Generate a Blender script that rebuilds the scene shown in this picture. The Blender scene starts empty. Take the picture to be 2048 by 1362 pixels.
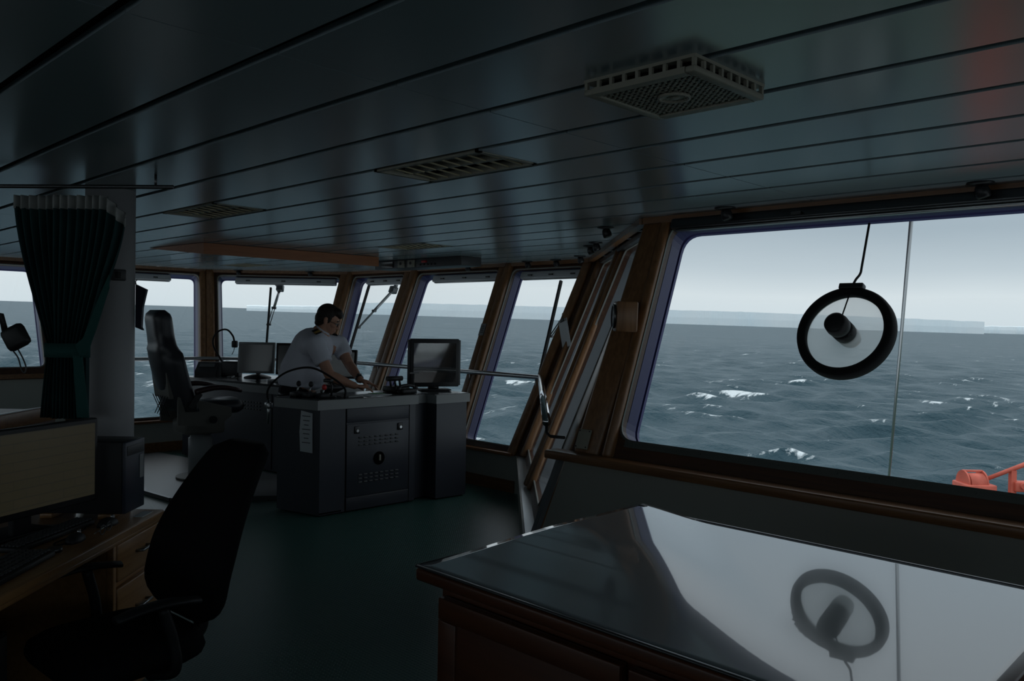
import bpy, bmesh, math, random
import numpy as np
from mathutils import Vector as V, Matrix, noise
from mathutils.geometry import tessellate_polygon

SC = bpy.context.scene
COL = SC.collection
PI = math.pi
R2 = math.sqrt(.5)
random.seed(7)
EYE = 1.55          # eye height of the photographer
ZC = 2.179          # ceiling height
T = .391            # lean of the window walls (outward per metre of height)

# ------------------------------------------------------------------ materials
def mat(name, col, rough=.5, metal=0., spec=.5, bump=None, var=None, emit=None, coat=0., alpha=1., ior=None):
    m = bpy.data.materials.new(name); m.use_nodes = True
    nt = m.node_tree; b = nt.nodes['Principled BSDF']
    b.inputs['Base Color'].default_value = (*col, 1)
    b.inputs['Roughness'].default_value = rough
    b.inputs['Metallic'].default_value = metal
    b.inputs['Specular IOR Level'].default_value = spec
    b.inputs['Coat Weight'].default_value = coat
    if ior: b.inputs['IOR'].default_value = ior
    tc = nt.nodes.new('ShaderNodeTexCoord')
    if var:                                  # (scale, other colour)
        n = nt.nodes.new('ShaderNodeTexNoise'); n.inputs['Scale'].default_value = var[0]
        n.inputs['Detail'].default_value = 5
        r = nt.nodes.new('ShaderNodeValToRGB')
        r.color_ramp.elements[0].position = .35; r.color_ramp.elements[1].position = .65
        r.color_ramp.elements[0].color = (*col, 1); r.color_ramp.elements[1].color = (*var[1], 1)
        nt.links.new(tc.outputs['Object'], n.inputs['Vector'])
        nt.links.new(n.outputs['Fac'], r.inputs['Fac'])
        nt.links.new(r.outputs['Color'], b.inputs['Base Color'])
    if bump:                                 # (scale, strength)
        n = nt.nodes.new('ShaderNodeTexNoise'); n.inputs['Scale'].default_value = bump[0]
        n.inputs['Detail'].default_value = 4
        bp = nt.nodes.new('ShaderNodeBump'); bp.inputs['Strength'].default_value = bump[1]
        bp.inputs['Distance'].default_value = .01
        nt.links.new(tc.outputs['Object'], n.inputs['Vector'])
        nt.links.new(n.outputs['Fac'], bp.inputs['Height'])
        nt.links.new(bp.outputs['Normal'], b.inputs['Normal'])
    if emit:
        b.inputs['Emission Color'].default_value = (*emit[0], 1)
        b.inputs['Emission Strength'].default_value = emit[1]
    return m

def wood(name, c1, c2, rough=.38, ax=2, sc=5.):
    m = bpy.data.materials.new(name); m.use_nodes = True
    nt = m.node_tree; b = nt.nodes['Principled BSDF']
    tc = nt.nodes.new('ShaderNodeTexCoord'); mp = nt.nodes.new('ShaderNodeMapping')
    s = [sc * 9, sc * 9, sc * 9]; s[ax] = sc * .5
    mp.inputs['Scale'].default_value = s
    n = nt.nodes.new('ShaderNodeTexNoise'); n.inputs['Scale'].default_value = 1.
    n.inputs['Detail'].default_value = 6; n.inputs['Distortion'].default_value = .6
    r = nt.nodes.new('ShaderNodeValToRGB')
    r.color_ramp.elements[0].position = .3; r.color_ramp.elements[1].position = .7
    r.color_ramp.elements[0].color = (*c1, 1); r.color_ramp.elements[1].color = (*c2, 1)
    nt.links.new(tc.outputs['Object'], mp.inputs['Vector']); nt.links.new(mp.outputs['Vector'], n.inputs['Vector'])
    nt.links.new(n.outputs['Fac'], r.inputs['Fac']); nt.links.new(r.outputs['Color'], b.inputs['Base Color'])
    b.inputs['Roughness'].default_value = rough
    return m

def glass(name, tint=(.97, .98, .98), ior=1.5):
    m = bpy.data.materials.new(name); m.use_nodes = True
    nt = m.node_tree; nt.nodes.remove(nt.nodes['Principled BSDF'])
    out = nt.nodes['Material Output']
    tr = nt.nodes.new('ShaderNodeBsdfTransparent'); tr.inputs['Color'].default_value = (*tint, 1)
    gl = nt.nodes.new('ShaderNodeBsdfGlossy'); gl.inputs['Roughness'].default_value = .02
    fr = nt.nodes.new('ShaderNodeFresnel'); fr.inputs['IOR'].default_value = ior
    mx = nt.nodes.new('ShaderNodeMixShader')
    ge = nt.nodes.new('ShaderNodeNewGeometry'); mr = nt.nodes.new('ShaderNodeMapRange')   # same reflectance on both faces of the sheet
    mr.inputs['To Min'].default_value = ior; mr.inputs['To Max'].default_value = 1 / ior
    nt.links.new(ge.outputs['Backfacing'], mr.inputs['Value']); nt.links.new(mr.outputs[0], fr.inputs['IOR'])
    nt.links.new(fr.outputs['Fac'], mx.inputs['Fac']); nt.links.new(tr.outputs[0], mx.inputs[1])
    nt.links.new(gl.outputs[0], mx.inputs[2]); nt.links.new(mx.outputs[0], out.inputs['Surface'])
    return m

M = {}
M['ceil'] = mat('ceiling_lacquer', (.27, .33, .36), .21, 0, .5, ior=2.2)
M['ceilgap'] = mat('ceiling_gap_black', (.004, .004, .005), .9, 0, .1)
M['wood'] = wood('oak_brown', (.16, .075, .03), (.27, .135, .06), .33, 2)
M['woodx'] = wood('oak_brown_lengthwise', (.16, .07, .028), (.26, .125, .052), .33, 0)
M['wooddk'] = wood('oak_dark', (.052, .022, .012), (.09, .038, .018), .4, 0)
M['woodor'] = wood('teak_orange', (.26, .085, .025), (.34, .12, .04), .45, 1)
M['desk'] = wood('desk_oak', (.25, .12, .045), (.36, .19, .075), .3, 0)
M['cab'] = wood('cabinet_mahogany', (.06, .018, .008), (.1, .032, .012), .33, 0, 3.)
M['wall'] = mat('wall_cream_paint', (.38, .385, .345), .5, 0, .4)
M['walldk'] = mat('wall_dim_panel', (.06, .055, .05), .6, 0, .3)
M['shelf'] = mat('ledge_grey_white', (.74, .76, .78), .16, 0, .5)
M['blue'] = mat('navy_reveal_paint', (.035, .035, .13), .35, 0, .5)
M['jamb'] = mat('grey_steel_reveal', (.16, .175, .19), .4, 0, .5)
M['seal'] = mat('grey_seal', (.25, .25, .23), .5, 0, .4)
M['flange'] = mat('grey_green_flange', (.1, .11, .1), .4, .3, .5)
M['blackm'] = mat('black_metal', (.012, .012, .014), .4, .0, .5)
M['blackp'] = mat('black_plastic', (.012, .012, .014), .5, 0, .4, bump=(260, .08))
M['black_r'] = mat('black_rubber', (.008, .008, .009), .75, 0, .25)
M['fabric'] = mat('charcoal_chair_cloth', (.010, .010, .011), .95, 0, .1, bump=(500, .25))
M['vinyl'] = mat('navy_black_vinyl', (.02, .022, .03), .38, 0, .5, bump=(60, .05))
M['vinylred'] = mat('maroon_vinyl', (.035, .012, .014), .4, 0, .5)
M['chairgrey'] = mat('warm_grey_plastic', (.14, .135, .12), .5, 0, .4)
M['steel'] = mat('brushed_steel', (.42, .43, .44), .28, 1., .5)
M['dksteel'] = mat('dark_steel', (.09, .095, .1), .32, .8, .5)
M['chrome'] = mat('chrome', (.75, .76, .78), .12, 1., .5)
M['pillar'] = mat('pillar_white_paint', (.33, .33, .34), .5, 0, .4)
M['console'] = mat('console_charcoal', (.036, .040, .054), .42, 0, .5, bump=(300, .03))
M['conrim'] = mat('console_rim_grey', (.24, .25, .255), .45, 0, .4)
M['contop'] = mat('console_top_dark', (.03, .032, .036), .22, 0, .5)
M['slot'] = mat('louvre_grey', (.13, .135, .14), .4, .2, .5)
M['hole'] = mat('void_black', (.003, .003, .003), .9, 0, .05)
M['paper'] = mat('paper_white', (.62, .64, .66), .7, 0, .2)
M['screen'] = mat('dark_screen_glass', (.035, .038, .04), .08, 0, .6, ior=1.9)
M['crt'] = mat('crt_glass', (.03, .032, .034), .05, 0, .5, ior=2.5)
M['bezel'] = mat('bezel_grey', (.05, .052, .056), .45, 0, .4)
M['curtain'] = mat('dark_green_curtain', (.026, .065, .066), .9, 0, .1, bump=(400, .15), var=(3., (.017, .04, .046)))
M['curtie'] = mat('green_curtain_tie', (.02, .075, .07), .85, 0, .15, bump=(400, .15))
M['tape'] = mat('curtain_heading_tape', (.34, .35, .34), .85, 0, .1)
M['beige'] = mat('aged_plastic_cream', (.30, .285, .235), .5, 0, .4)
M['louvre'] = mat('brass_louvre', (.42, .36, .22), .4, .2, .5)
M['louvredk'] = mat('louvre_housing_dark', (.03, .028, .024), .6, 0, .3)  # dark inside of the louvred light housings
M['orange'] = mat('crane_orange', (.62, .13, .085), .5, 0, .4, var=(6., (.50, .10, .065)))
M['red'] = mat('red_lamp', (.5, .02, .02), .4, 0, .5)
M['skin'] = mat('skin', (.36, .19, .13), .5, 0, .35)
M['shirt'] = mat('white_uniform_shirt', (.52, .53, .60), .85, 0, .1, bump=(11, .7))
M['trouser'] = mat('black_trousers', (.012, .012, .016), .85, 0, .15)
M['hair'] = mat('dark_brown_hair', (.014, .010, .008), .6, 0, .3, bump=(90, .5))
M['gold'] = mat('gold_braid', (.55, .37, .07), .4, .3, .5)
M['deckgreen'] = mat('deck_green', (.03, .07, .05), .7)
M['mat_grey'] = mat('platform_grey', (.16, .165, .17), .35, 0, .5)
M['green'] = mat('green_card', (.1, .35, .12), .7)
M['glass'] = glass('window_glass')
M['haze_glass'] = glass('spinning_disc_glass', (.97, .97, .97), 1.5)
def frost(m, k):                                         # worn, milky disc: part of the light is scattered
    nt = m.node_tree; mx = [n for n in nt.nodes if n.type == 'MIX_SHADER'][0]; out = nt.nodes['Material Output']
    tl = nt.nodes.new('ShaderNodeBsdfTranslucent'); tl.inputs['Color'].default_value = (.95, .97, .98, 1)
    m2 = nt.nodes.new('ShaderNodeMixShader'); m2.inputs['Fac'].default_value = k
    nt.links.new(mx.outputs[0], m2.inputs[1]); nt.links.new(tl.outputs[0], m2.inputs[2]); nt.links.new(m2.outputs[0], out.inputs['Surface'])
frost(M['haze_glass'], .30)
M['blind'] = mat('pale_grey_blind', (.5, .52, .55), .6, 0, .3)
M['iceberg'] = mat('iceberg_ice', (.90, .97, 1.0), .7, 0, .2, var=(.004, (.84, .95, 1.0)))

# counter top: white laminate under a thick clear gloss
M['counter'] = mat('counter_white_gloss', (.38, .40, .42), .12, 0, .5, coat=1., ior=1.5)
M['counter'].node_tree.nodes['Principled BSDF'].inputs['Coat Roughness'].default_value = .02
M['counter'].node_tree.nodes['Principled BSDF'].inputs['Coat IOR'].default_value = 1.6

def floor_mat():
    m = mat('green_studded_floor', (.030, .10, .088), .34, 0, .5)
    nt = m.node_tree; b = nt.nodes['Principled BSDF']
    tc = nt.nodes.new('ShaderNodeTexCoord')
    vo = nt.nodes.new('ShaderNodeTexVoronoi'); vo.inputs['Scale'].default_value = 50.
    vo.inputs['Randomness'].default_value = 0.
    rp = nt.nodes.new('ShaderNodeValToRGB')
    rp.color_ramp.elements[0].position = .2; rp.color_ramp.elements[0].color = (1, 1, 1, 1)
    rp.color_ramp.elements[1].position = .34; rp.color_ramp.elements[1].color = (0, 0, 0, 1)
    bp = nt.nodes.new('ShaderNodeBump'); bp.inputs['Strength'].default_value = .8; bp.inputs['Distance'].default_value = .004
    nt.links.new(tc.outputs['Object'], vo.inputs['Vector']); nt.links.new(vo.outputs['Distance'], rp.inputs['Fac'])
    nt.links.new(rp.outputs['Color'], bp.inputs['Height']); nt.links.new(bp.outputs['Normal'], b.inputs['Normal'])
    return m
M['floor'] = floor_mat()

# ------------------------------------------------------------------ mesh builder
def basis(z, x=None):
    z = V(z).normalized()
    if x is None: x = V((1, 0, 0)) if abs(z.x) < .9 else V((0, 1, 0))
    x = V(x); x = (x - z * x.dot(z)).normalized(); y = z.cross(x)
    return Matrix((x, y, z)).transposed()

class MB:
    def __init__(s): s.bm = bmesh.new(); s.mi = 0
    def _add(s, pts, faces, smooth=False):
        vs = [s.bm.verts.new(p) for p in pts]
        for f in faces:
            try:
                fc = s.bm.faces.new([vs[i] for i in f]); fc.smooth = smooth; fc.material_index = s.mi
            except ValueError: pass
        return vs
    def box(s, c, size, rot=None, bev=0., seg=2):
        c = V(c); h = V(size) / 2
        if bev > 0:
            b = bmesh.new(); bmesh.ops.create_cube(b, size=1)
            bmesh.ops.scale(b, vec=V(size), verts=b.verts)
            bmesh.ops.bevel(b, geom=b.edges[:], offset=min(bev, min(size) * .45), segments=seg, profile=.5, affect='EDGES')
            b.verts.index_update()
            pts = [v.co.copy() for v in b.verts]; fs = [[v.index for v in f.verts] for f in b.faces]; b.free()
        else:
            pts = [V((x * h.x, y * h.y, z * h.z)) for x in (-1, 1) for y in (-1, 1) for z in (-1, 1)]
            fs = [(0, 1, 3, 2), (4, 6, 7, 5), (0, 4, 5, 1), (2, 3, 7, 6), (0, 2, 6, 4), (1, 5, 7, 3)]
        if rot is not None: pts = [rot @ p for p in pts]
        s._add([c + p for p in pts], fs, bev > 0); return s
    def bar(s, p0, p1, w, h, up=(0, 0, 1), bev=0.):      # rectangular bar between two points, w across, h along up
        p0, p1 = V(p0), V(p1); d = p1 - p0
        z = V(up); y = d.normalized(); z = (z - y * z.dot(y)).normalized(); x = y.cross(z)
        s.box((p0 + p1) / 2, (w, d.length, h), Matrix((x, y, z)).transposed(), bev); return s
    def cyl(s, p0, p1, r0, r1=None, n=20, cap=True):
        p0, p1 = V(p0), V(p1); r1 = r0 if r1 is None else r1
        B = basis(p1 - p0)
        ring = lambda p, r: [p + B @ V((r * math.cos(2 * PI * i / n), r * math.sin(2 * PI * i / n), 0)) for i in range(n)]
        s._add(ring(p0, r0) + ring(p1, r1), [(i, (i + 1) % n, n + (i + 1) % n, n + i) for i in range(n)], True)
        if cap:
            s._add(ring(p0, r0), [tuple(reversed(range(n)))]); s._add(ring(p1, r1), [tuple(range(n))])
        return s
    def tube(s, pts, r, n=10, closed=False):
        pts = [V(p) for p in pts]; m = len(pts); rs = r if isinstance(r, (list, tuple)) else [r] * m
        vs = []; x = None
        for i, p in enumerate(pts):
            a = pts[(i - 1) % m] if (closed or i > 0) else p; b = pts[(i + 1) % m] if (closed or i < m - 1) else p
            t = (b - a).normalized()
            if x is None: x = V((0, 0, 1)) if abs(t.z) < .9 else V((1, 0, 0))
            x = (x - t * x.dot(t)).normalized(); y = t.cross(x)
            vs += [p + (x * math.cos(2 * PI * k / n) + y * math.sin(2 * PI * k / n)) * rs[i] for k in range(n)]
        fs = []
        for i in range(m if closed else m - 1):
            j = (i + 1) % m
            fs += [(i * n + k, i * n + (k + 1) % n, j * n + (k + 1) % n, j * n + k) for k in range(n)]
        if not closed: fs += [tuple(reversed(range(n))), tuple(range((m - 1) * n, m * n))]
        s._add(vs, fs, True); return s
    def lathe(s, c, axis, prof, n=28):                 # prof: (radius, distance along the axis)
        c = V(c); B = basis(axis); vs = []
        for r, h in prof: vs += [c + B @ V((r * math.cos(2 * PI * k / n), r * math.sin(2 * PI * k / n), h)) for k in range(n)]
        m = len(prof); fs = [(i * n + k, i * n + (k + 1) % n, (i + 1) * n + (k + 1) % n, (i + 1) * n + k) for i in range(m - 1) for k in range(n)]
        if prof[0][0] > 1e-5: fs.append(tuple(reversed(range(n))))
        if prof[-1][0] > 1e-5: fs.append(tuple(range((m - 1) * n, m * n)))
        s._add(vs, fs, True); return s
    def prism(s, poly, vec, smooth=False):
        poly = [V(p) for p in poly]; vec = V(vec); n = len(poly)
        s._add(poly + [p + vec for p in poly], [tuple(reversed(range(n))), tuple(range(n, 2 * n))] + [(i, (i + 1) % n, n + (i + 1) % n, n + i) for i in range(n)], smooth)
        return s
    def loft(s, loops, closed=True, cap=True, smooth=True):
        n = len(loops[0]); vs = [V(p) for l in loops for p in l]; fs = []
        for i in range(len(loops) - 1):
            for k in range(n if closed else n - 1):
                fs.append((i * n + k, i * n + (k + 1) % n, (i + 1) * n + (k + 1) % n, (i + 1) * n + k))
        if cap and closed: fs += [tuple(reversed(range(n))), tuple(range((len(loops) - 1) * n, len(loops) * n))]
        s._add(vs, fs, smooth); return s
    def ell(s, c, r, rot=None, nu=20, nv=14):
        c = V(c); vs = []; fs = []
        for j in range(nv + 1):
            th = PI * j / nv
            for i in range(nu):
                p = V((r[0] * math.sin(th) * math.cos(2 * PI * i / nu), r[1] * math.sin(th) * math.sin(2 * PI * i / nu), r[2] * math.cos(th)))
                vs.append(c + (rot @ p if rot is not None else p))
        for j in range(nv):
            for i in range(nu): fs.append((j * nu + i, (j + 1) * nu + i, (j + 1) * nu + (i + 1) % nu, j * nu + (i + 1) % nu))
        s._add(vs, fs, True); return s
    def holed(s, outer, holes, vec):                     # flat plate with holes, extruded by vec
        loops = [[V(p) for p in l] for l in [outer] + holes]
        o = loops[0][0]; ex = (loops[0][1] - o).normalized(); nz = None
        for p in loops[0][2:]:
            c = ex.cross(p - o)
            if c.length > 1e-4: nz = c.normalized(); break
        ey = nz.cross(ex)
        tri = tessellate_polygon([[V(((p - o).dot(ex), (p - o).dot(ey), 0)) for p in l] for l in loops])
        pts = [p for l in loops for p in l]; n = len(pts); vec = V(vec); side = []; k = 0
        for l in loops:
            side += [(k + i, k + (i + 1) % len(l)) for i in range(len(l))]; k += len(l)
        s._add(pts + [p + vec for p in pts], [tuple(f) for f in tri] + [tuple(i + n for i in reversed(f)) for f in tri] + [(a, c, c + n, a + n) for a, c in side])
        return s
    def build(s, name, material, parent=None, local=False, smooth_angle=None):
        bmesh.ops.remove_doubles(s.bm, verts=s.bm.verts, dist=1e-5)
        bmesh.ops.recalc_face_normals(s.bm, faces=s.bm.faces)
        me = bpy.data.meshes.new(name)
        o = bpy.data.objects.new(name, me); COL.objects.link(o)
        if parent is not None:
            o.parent = parent
            if not local:
                inv = wm(parent).inverted()
                s.bm.transform(inv)
        elif not local:
            xs = [v.co for v in s.bm.verts]
            c = V(((min(p.x for p in xs) + max(p.x for p in xs)) / 2, (min(p.y for p in xs) + max(p.y for p in xs)) / 2, min(p.z for p in xs)))
            s.bm.transform(Matrix.Translation(-c)); o.location = c
        s.bm.to_mesh(me); s.bm.free()
        for mm in (material if isinstance(material, (list, tuple)) else [material]):
            me.materials.append(M[mm] if isinstance(mm, str) else mm)
        return o

def wm(o):
    m = Matrix.LocRotScale(o.location, o.rotation_euler, o.scale)
    return wm(o.parent) @ m if o.parent else m

def tag(o, label, cat, group=None, kind=None):
    o['label'] = label; o['category'] = cat
    if group: o['group'] = group
    if kind: o['kind'] = kind
    return o
def thing(name, label, cat, loc=(0, 0, 0), rz=0., group=None):
    o = bpy.data.objects.new(name, None); COL.objects.link(o)
    o.location = loc; o.rotation_euler = (0, 0, rz); o.empty_display_size = .1
    return tag(o, label, cat, group)
def struct(o, label=None):
    o['kind'] = 'structure'
    if label: o['label'] = label
    return o
def sempty(name, loc, label=None):
    o = bpy.data.objects.new(name, None); COL.objects.link(o); o.location = loc
    return struct(o, label)
def copy_tree(o, parent=None):
    c = o.copy(); COL.objects.link(c)
    if parent is not None: c.parent = parent
    for ch in o.children: copy_tree(ch, c)
    return c
def bez(pts, n=24):                                      # Catmull-Rom through points
    pts = [V(p) for p in pts]; P = [pts[0] * 2 - pts[1]] + pts + [pts[-1] * 2 - pts[-2]]; out = []
    for i in range(1, len(P) - 2):
        for k in range(n):
            t = k / n
            out.append(.5 * ((2 * P[i]) + (P[i + 1] - P[i - 1]) * t + (2 * P[i - 1] - 5 * P[i] + 4 * P[i + 1] - P[i + 2]) * t * t + (3 * P[i] - P[i - 1] - 3 * P[i + 1] + P[i + 2]) * t ** 3))
    out.append(pts[-1]); return out
def rpoly(pts, r, n=6):                                  # rounded convex polygon (2-D)
    out = []; m = len(pts)
    for i in range(m):
        a, b, c = V(pts[i - 1]), V(pts[i]), V(pts[(i + 1) % m])
        u = (a - b).normalized(); w = (c - b).normalized()
        p, q = b + u * r, b + w * r
        for k in range(n + 1):
            t = k / n
            out.append((p * (1 - t) ** 2 + b * 2 * t * (1 - t) + q * t * t))
    return out
# ------------------------------------------------------------------ camera
yaw, pit, rol = .7771, -.0203, .0175
fw = V((-math.sin(yaw) * math.cos(pit), math.cos(yaw) * math.cos(pit), math.sin(pit)))
rt = V((math.cos(yaw), math.sin(yaw), 0)); up = rt.cross(fw)
rt, up = rt * math.cos(rol) + up * math.sin(rol), up * math.cos(rol) - rt * math.sin(rol)
cam = bpy.data.cameras.new('camera'); co = bpy.data.objects.new('camera', cam); COL.objects.link(co)
mm = Matrix((rt, up, -fw)).transposed().to_4x4(); mm.translation = (0, 0, EYE); co.matrix_world = mm
cam.sensor_width = 36; cam.lens = 1639.25 * 36 / 2048; cam.clip_end = 20000; cam.clip_start = .05
SC.camera = co
SC.view_settings.view_transform = 'Standard'; SC.view_settings.look = 'None'
SC.view_settings.gamma = 1; SC.view_settings.use_curve_mapping = False; SC.view_settings.exposure = 0

# the ship rolls: sea level is not parallel to her deck
SEA_N = V((.01747, .00166, 1)).normalized()
SEA_H = 18.

# ------------------------------------------------------------------ room shell
class Wall:                                              # a window wall leaning outwards; u runs along it
    def __init__(s, base, U, N):
        s.b = V((*base, 0)); s.U = V((*U, 0)); s.N = V((*N, 0)); s.n = (s.N - V((0, 0, T))).normalized()
    def p(s, u, z, d=0.):
        return s.b + s.U * u + s.N * (T * (z - ZC)) + V((0, 0, z)) + s.n * d
FR = Wall((0, 6.078), (1, 0), (0, 1))
RW = Wall((0, 3.992), (1, 0), (0, 1))
JG = Wall((-2.76, 4.052), (-R2, R2), (R2, R2))
FC = Wall((-8.924, 6.078), (-R2, -R2), (-R2, R2))
LW = Wall((-10.24, 4.762), (0, -1), (-1, 0))
K = .162                                                 # corner shift per metre below the ceiling

def outline(off=0.):
    o = off
    return [(4.2, -4.2), (4.2, 3.992 + o), (-2.82 + .41 * o, 3.992 + o), (-4.906 + .41 * o, 6.078 + o), (-8.924 - .41 * o, 6.078 + o), (-10.24 - o, 4.762 + .41 * o), (-10.24 - o, -4.2)]

def clip(poly, a, b, c):                                 # keep a*x+b*y<=c
    out = []
    for i in range(len(poly)):
        p, q = poly[i], poly[(i + 1) % len(poly)]; fp = a * p[0] + b * p[1] - c; fq = a * q[0] + b * q[1] - c
        if fp <= 0: out.append(p)
        if (fp < 0 < fq) or (fq < 0 < fp):
            t = fp / (fp - fq); out.append((p[0] + (q[0] - p[0]) * t, p[1] + (q[1] - p[1]) * t))
    return out

PW, PY0 = .3492, .980
LIGHTS = [(-2.84, -2.2, 3), (-4.98, -4.31, 3), (-5.68, -5.08, 9), (-9.25, -8.62, 10)]    # x range and plank of each recessed light
mb = MB(); g = .018
for i in range(-15, 16):
    ya, yb = PY0 + i * PW + g, PY0 + (i + 1) * PW - g
    cuts = sorted([-1.776, -5.865, -9.95, 2.3])
    xs = [(-11, None)] + [(c, None) for c in cuts] + [(4.2, None)]
    segs = [(xs[k][0] + .0025, xs[k + 1][0] - .0025) for k in range(len(xs) - 1)]
    for (la, lb, li) in LIGHTS:
        if li == i:
            ns = []
            for a, b in segs:
                if lb <= a or la >= b: ns.append((a, b)); continue
                if la > a: ns.append((a, la))
                if lb < b: ns.append((lb, b))
            segs = ns
    for a, b in segs:
        for lo, hi in ((ya, min(yb, 4.04)), (max(ya, 4.04), yb)):
            if hi <= lo + 1e-4: continue
            poly = [(a, lo), (b, lo), (b, hi), (a, hi)]
            poly = clip(poly, 0, 1, 6.12); poly = clip(poly, -1, 0, 10.28); poly = clip(poly, -1, 1, 15.06)
            if lo >= 4.03: poly = clip(poly, 1, 1, 1.38)
            if len(poly) < 3: continue
            mb.prism([(x, y, ZC) for x, y in poly], (0, 0, .018))
mb.mi = 1
mb.holed([(*p, ZC + .018) for p in outline(.04)], [[(a, PY0 + li * PW, ZC + .018), (b, PY0 + li * PW, ZC + .018), (b, PY0 + (li + 1) * PW, ZC + .018), (a, PY0 + (li + 1) * PW, ZC + .018)] for a, b, li in LIGHTS], (0, 0, .01))
mb.prism([(*p, ZC + .13) for p in outline(.06)], (0, 0, .08))
struct(mb.build('ceiling', ['ceil', 'ceilgap']), 'dark blue grey metal plank ceiling with black gaps')

fl = [(4.2, -4.2), (4.2, 3.22), (-3.02, 3.22), (-3.02, 3.46), (-5.02, 5.36), (-8.62, 5.36), (-9.525, 4.46), (-9.525, -4.2)]
struct(MB().prism([(x, y, -.06) for x, y in fl], (0, 0, .06)).build('floor', 'floor'), 'dark green studded rubber floor')

def hole(w, pts, r, d=0.): return [w.p(u, z, d) for u, z in rpoly(pts, r)]
def rect(a, b, z0, z1, sa=0., sb=0.):                    # sa/sb: sideways shift of the lower corners
    return [(a + sa, z0), (b + sb, z0), (b, z1), (a, z1)]

def wallpanel(name, w, u0, u1, z0, z1, s0, s1, holes, r, label):
    outer = [w.p(u0 + s0 * (ZC - z0), z0), w.p(u1 + s1 * (ZC - z0), z0), w.p(u1 + s1 * (ZC - z1), z1), w.p(u0 + s0 * (ZC - z1), z1)]
    o = MB().holed(outer, [hole(w, h, r) for h in holes], w.n * .045).build(name, 'wooddk')
    return struct(o, label)

def grow(h, g):
    c = [sum(p[0] for p in h) / 4, sum(p[1] for p in h) / 4]
    return [(p[0] + (g if p[0] > c[0] else -g), p[1] + (g if p[1] > c[1] else -g)) for p in h]

WN = [0]
def window(w, h, label, r=.07, depth=.13, flange=False, paint='blue'):
    WN[0] += 1
    e = sempty('window_%d' % WN[0], w.p(sum(p[0] for p in h) / 4, min(p[1] for p in h)), label)
    lo = hole(w, h, r, .04); hi = hole(w, h, r, depth)
    hi2 = hole(w, grow(h, .012), r, depth); lo2 = hole(w, grow(h, .012), r, .04)
    mb = MB(); n = len(lo)
    mb.loft([lo, hi, hi2, lo2, lo], cap=False, smooth=False); mb.build('reveal', paint, e)
    MB().holed(hole(w, grow(h, .10), .02, depth + .012), [hole(w, grow(h, -.004), r, depth + .012)], w.n * .02).build('outer_plate', 'blue', e)
    a, b = (.009, -.002) if flange else (.006, -.004)
    mb = MB().holed(hole(w, grow(h, a), r + a, -.006), [hole(w, grow(h, b), r, -.006)], w.n * .012)
    if flange:
        us = [p[0] for p in h]; z0 = min(p[1] for p in h)
        k = 0; mb.holed([w.p(min(us) + .05, z0 - .034, -.004), w.p(max(us), z0 - .034, -.004), w.p(max(us), z0 + .002, -.004), w.p(min(us) + .05, z0 + .002, -.004)], [], w.n * .004)
        while min(us) + .1 + k * .135 < max(us):
            q = w.p(min(us) + .1 + k * .135, z0 - .016, -.004); mb.cyl(q, q - w.n * .004, .005, n=8); k += 1
    mb.build('seal', 'flange' if flange else 'seal', e)
    MB().prism(hole(w, grow(h, .002), r, depth - .012), w.n * .01).build('pane', 'glass', e)
    return e

# hole corner lists
H1 = rect(.10, 1.70, .40, 2.11, .28, 0)
HF = rect(1.99, 4.1, 1.0, 2.10)
H2 = rect(.12, 1.70, .42, 2.11, .28, -.28)
H3 = rect(-8.80, -7.75, .42, 2.11, .26, 0)
H4 = rect(-7.49, -6.15, .42, 2.11)
H5 = rect(-5.95, -5.00, .42, 2.11, 0, -.24)
HJ1 = rect(.34, 1.30, .42, 2.11, -.1, -.1)
HJ2 = rect(1.60, 2.66, .42, 2.11, -.1, -.1)
HR = rect(-2.645, 2.2, .945, 2.135)
wallpanel('wall_left', LW, 0, 8.9, .345, ZC, K, 0, [H1], .07, 'port side window wall of dark wood')
bpy.data.objects.remove(bpy.data.objects['wall_left'])
wallpanel('wall_left', LW, 0, 8.9, .345, ZC, K, 0, [H1, HF], .07, 'port side window wall of dark wood')
wallpanel('wall_facet', FC, 0, 1.861, .345, ZC, K, -K, [H2], .07, 'angled window wall between the port side and front windows')
wallpanel('wall_front', FR, -8.924, -4.78, .345, ZC, K, -K, [H3, H4, H5], .07, 'front window wall of dark wood')
wallpanel('wall_jog', JG, 0, 2.95, .345, ZC, -K, -K, [HJ1, HJ2], .07, 'angled window wall seen edge on')
wallpanel('wall_right', RW, -2.80, 4.2, 0.02, ZC, -.105, 0, [HR], .1, 'wall around the big window beside the counter')
window(LW, H1, 'port window behind the pilot chair')
window(LW, HF, 'high port window behind the dark green curtain')
window(FC, H2, 'wide window behind the two flat monitors')
window(FR, H3, 'narrow front window behind the officer')
window(FR, H4, 'front window behind the boxy monitor')
window(FR, H5, 'front window with the wiper and clipboard')
window(JG, HJ1, 'slanted window seen edge on beside the clock box', paint='jamb')
window(JG, HJ2, 'slanted window seen edge on nearest the front wall', paint='jamb')
window(RW, HR, 'big window with the round spinning screen', r=.1, flange=True)

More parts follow.
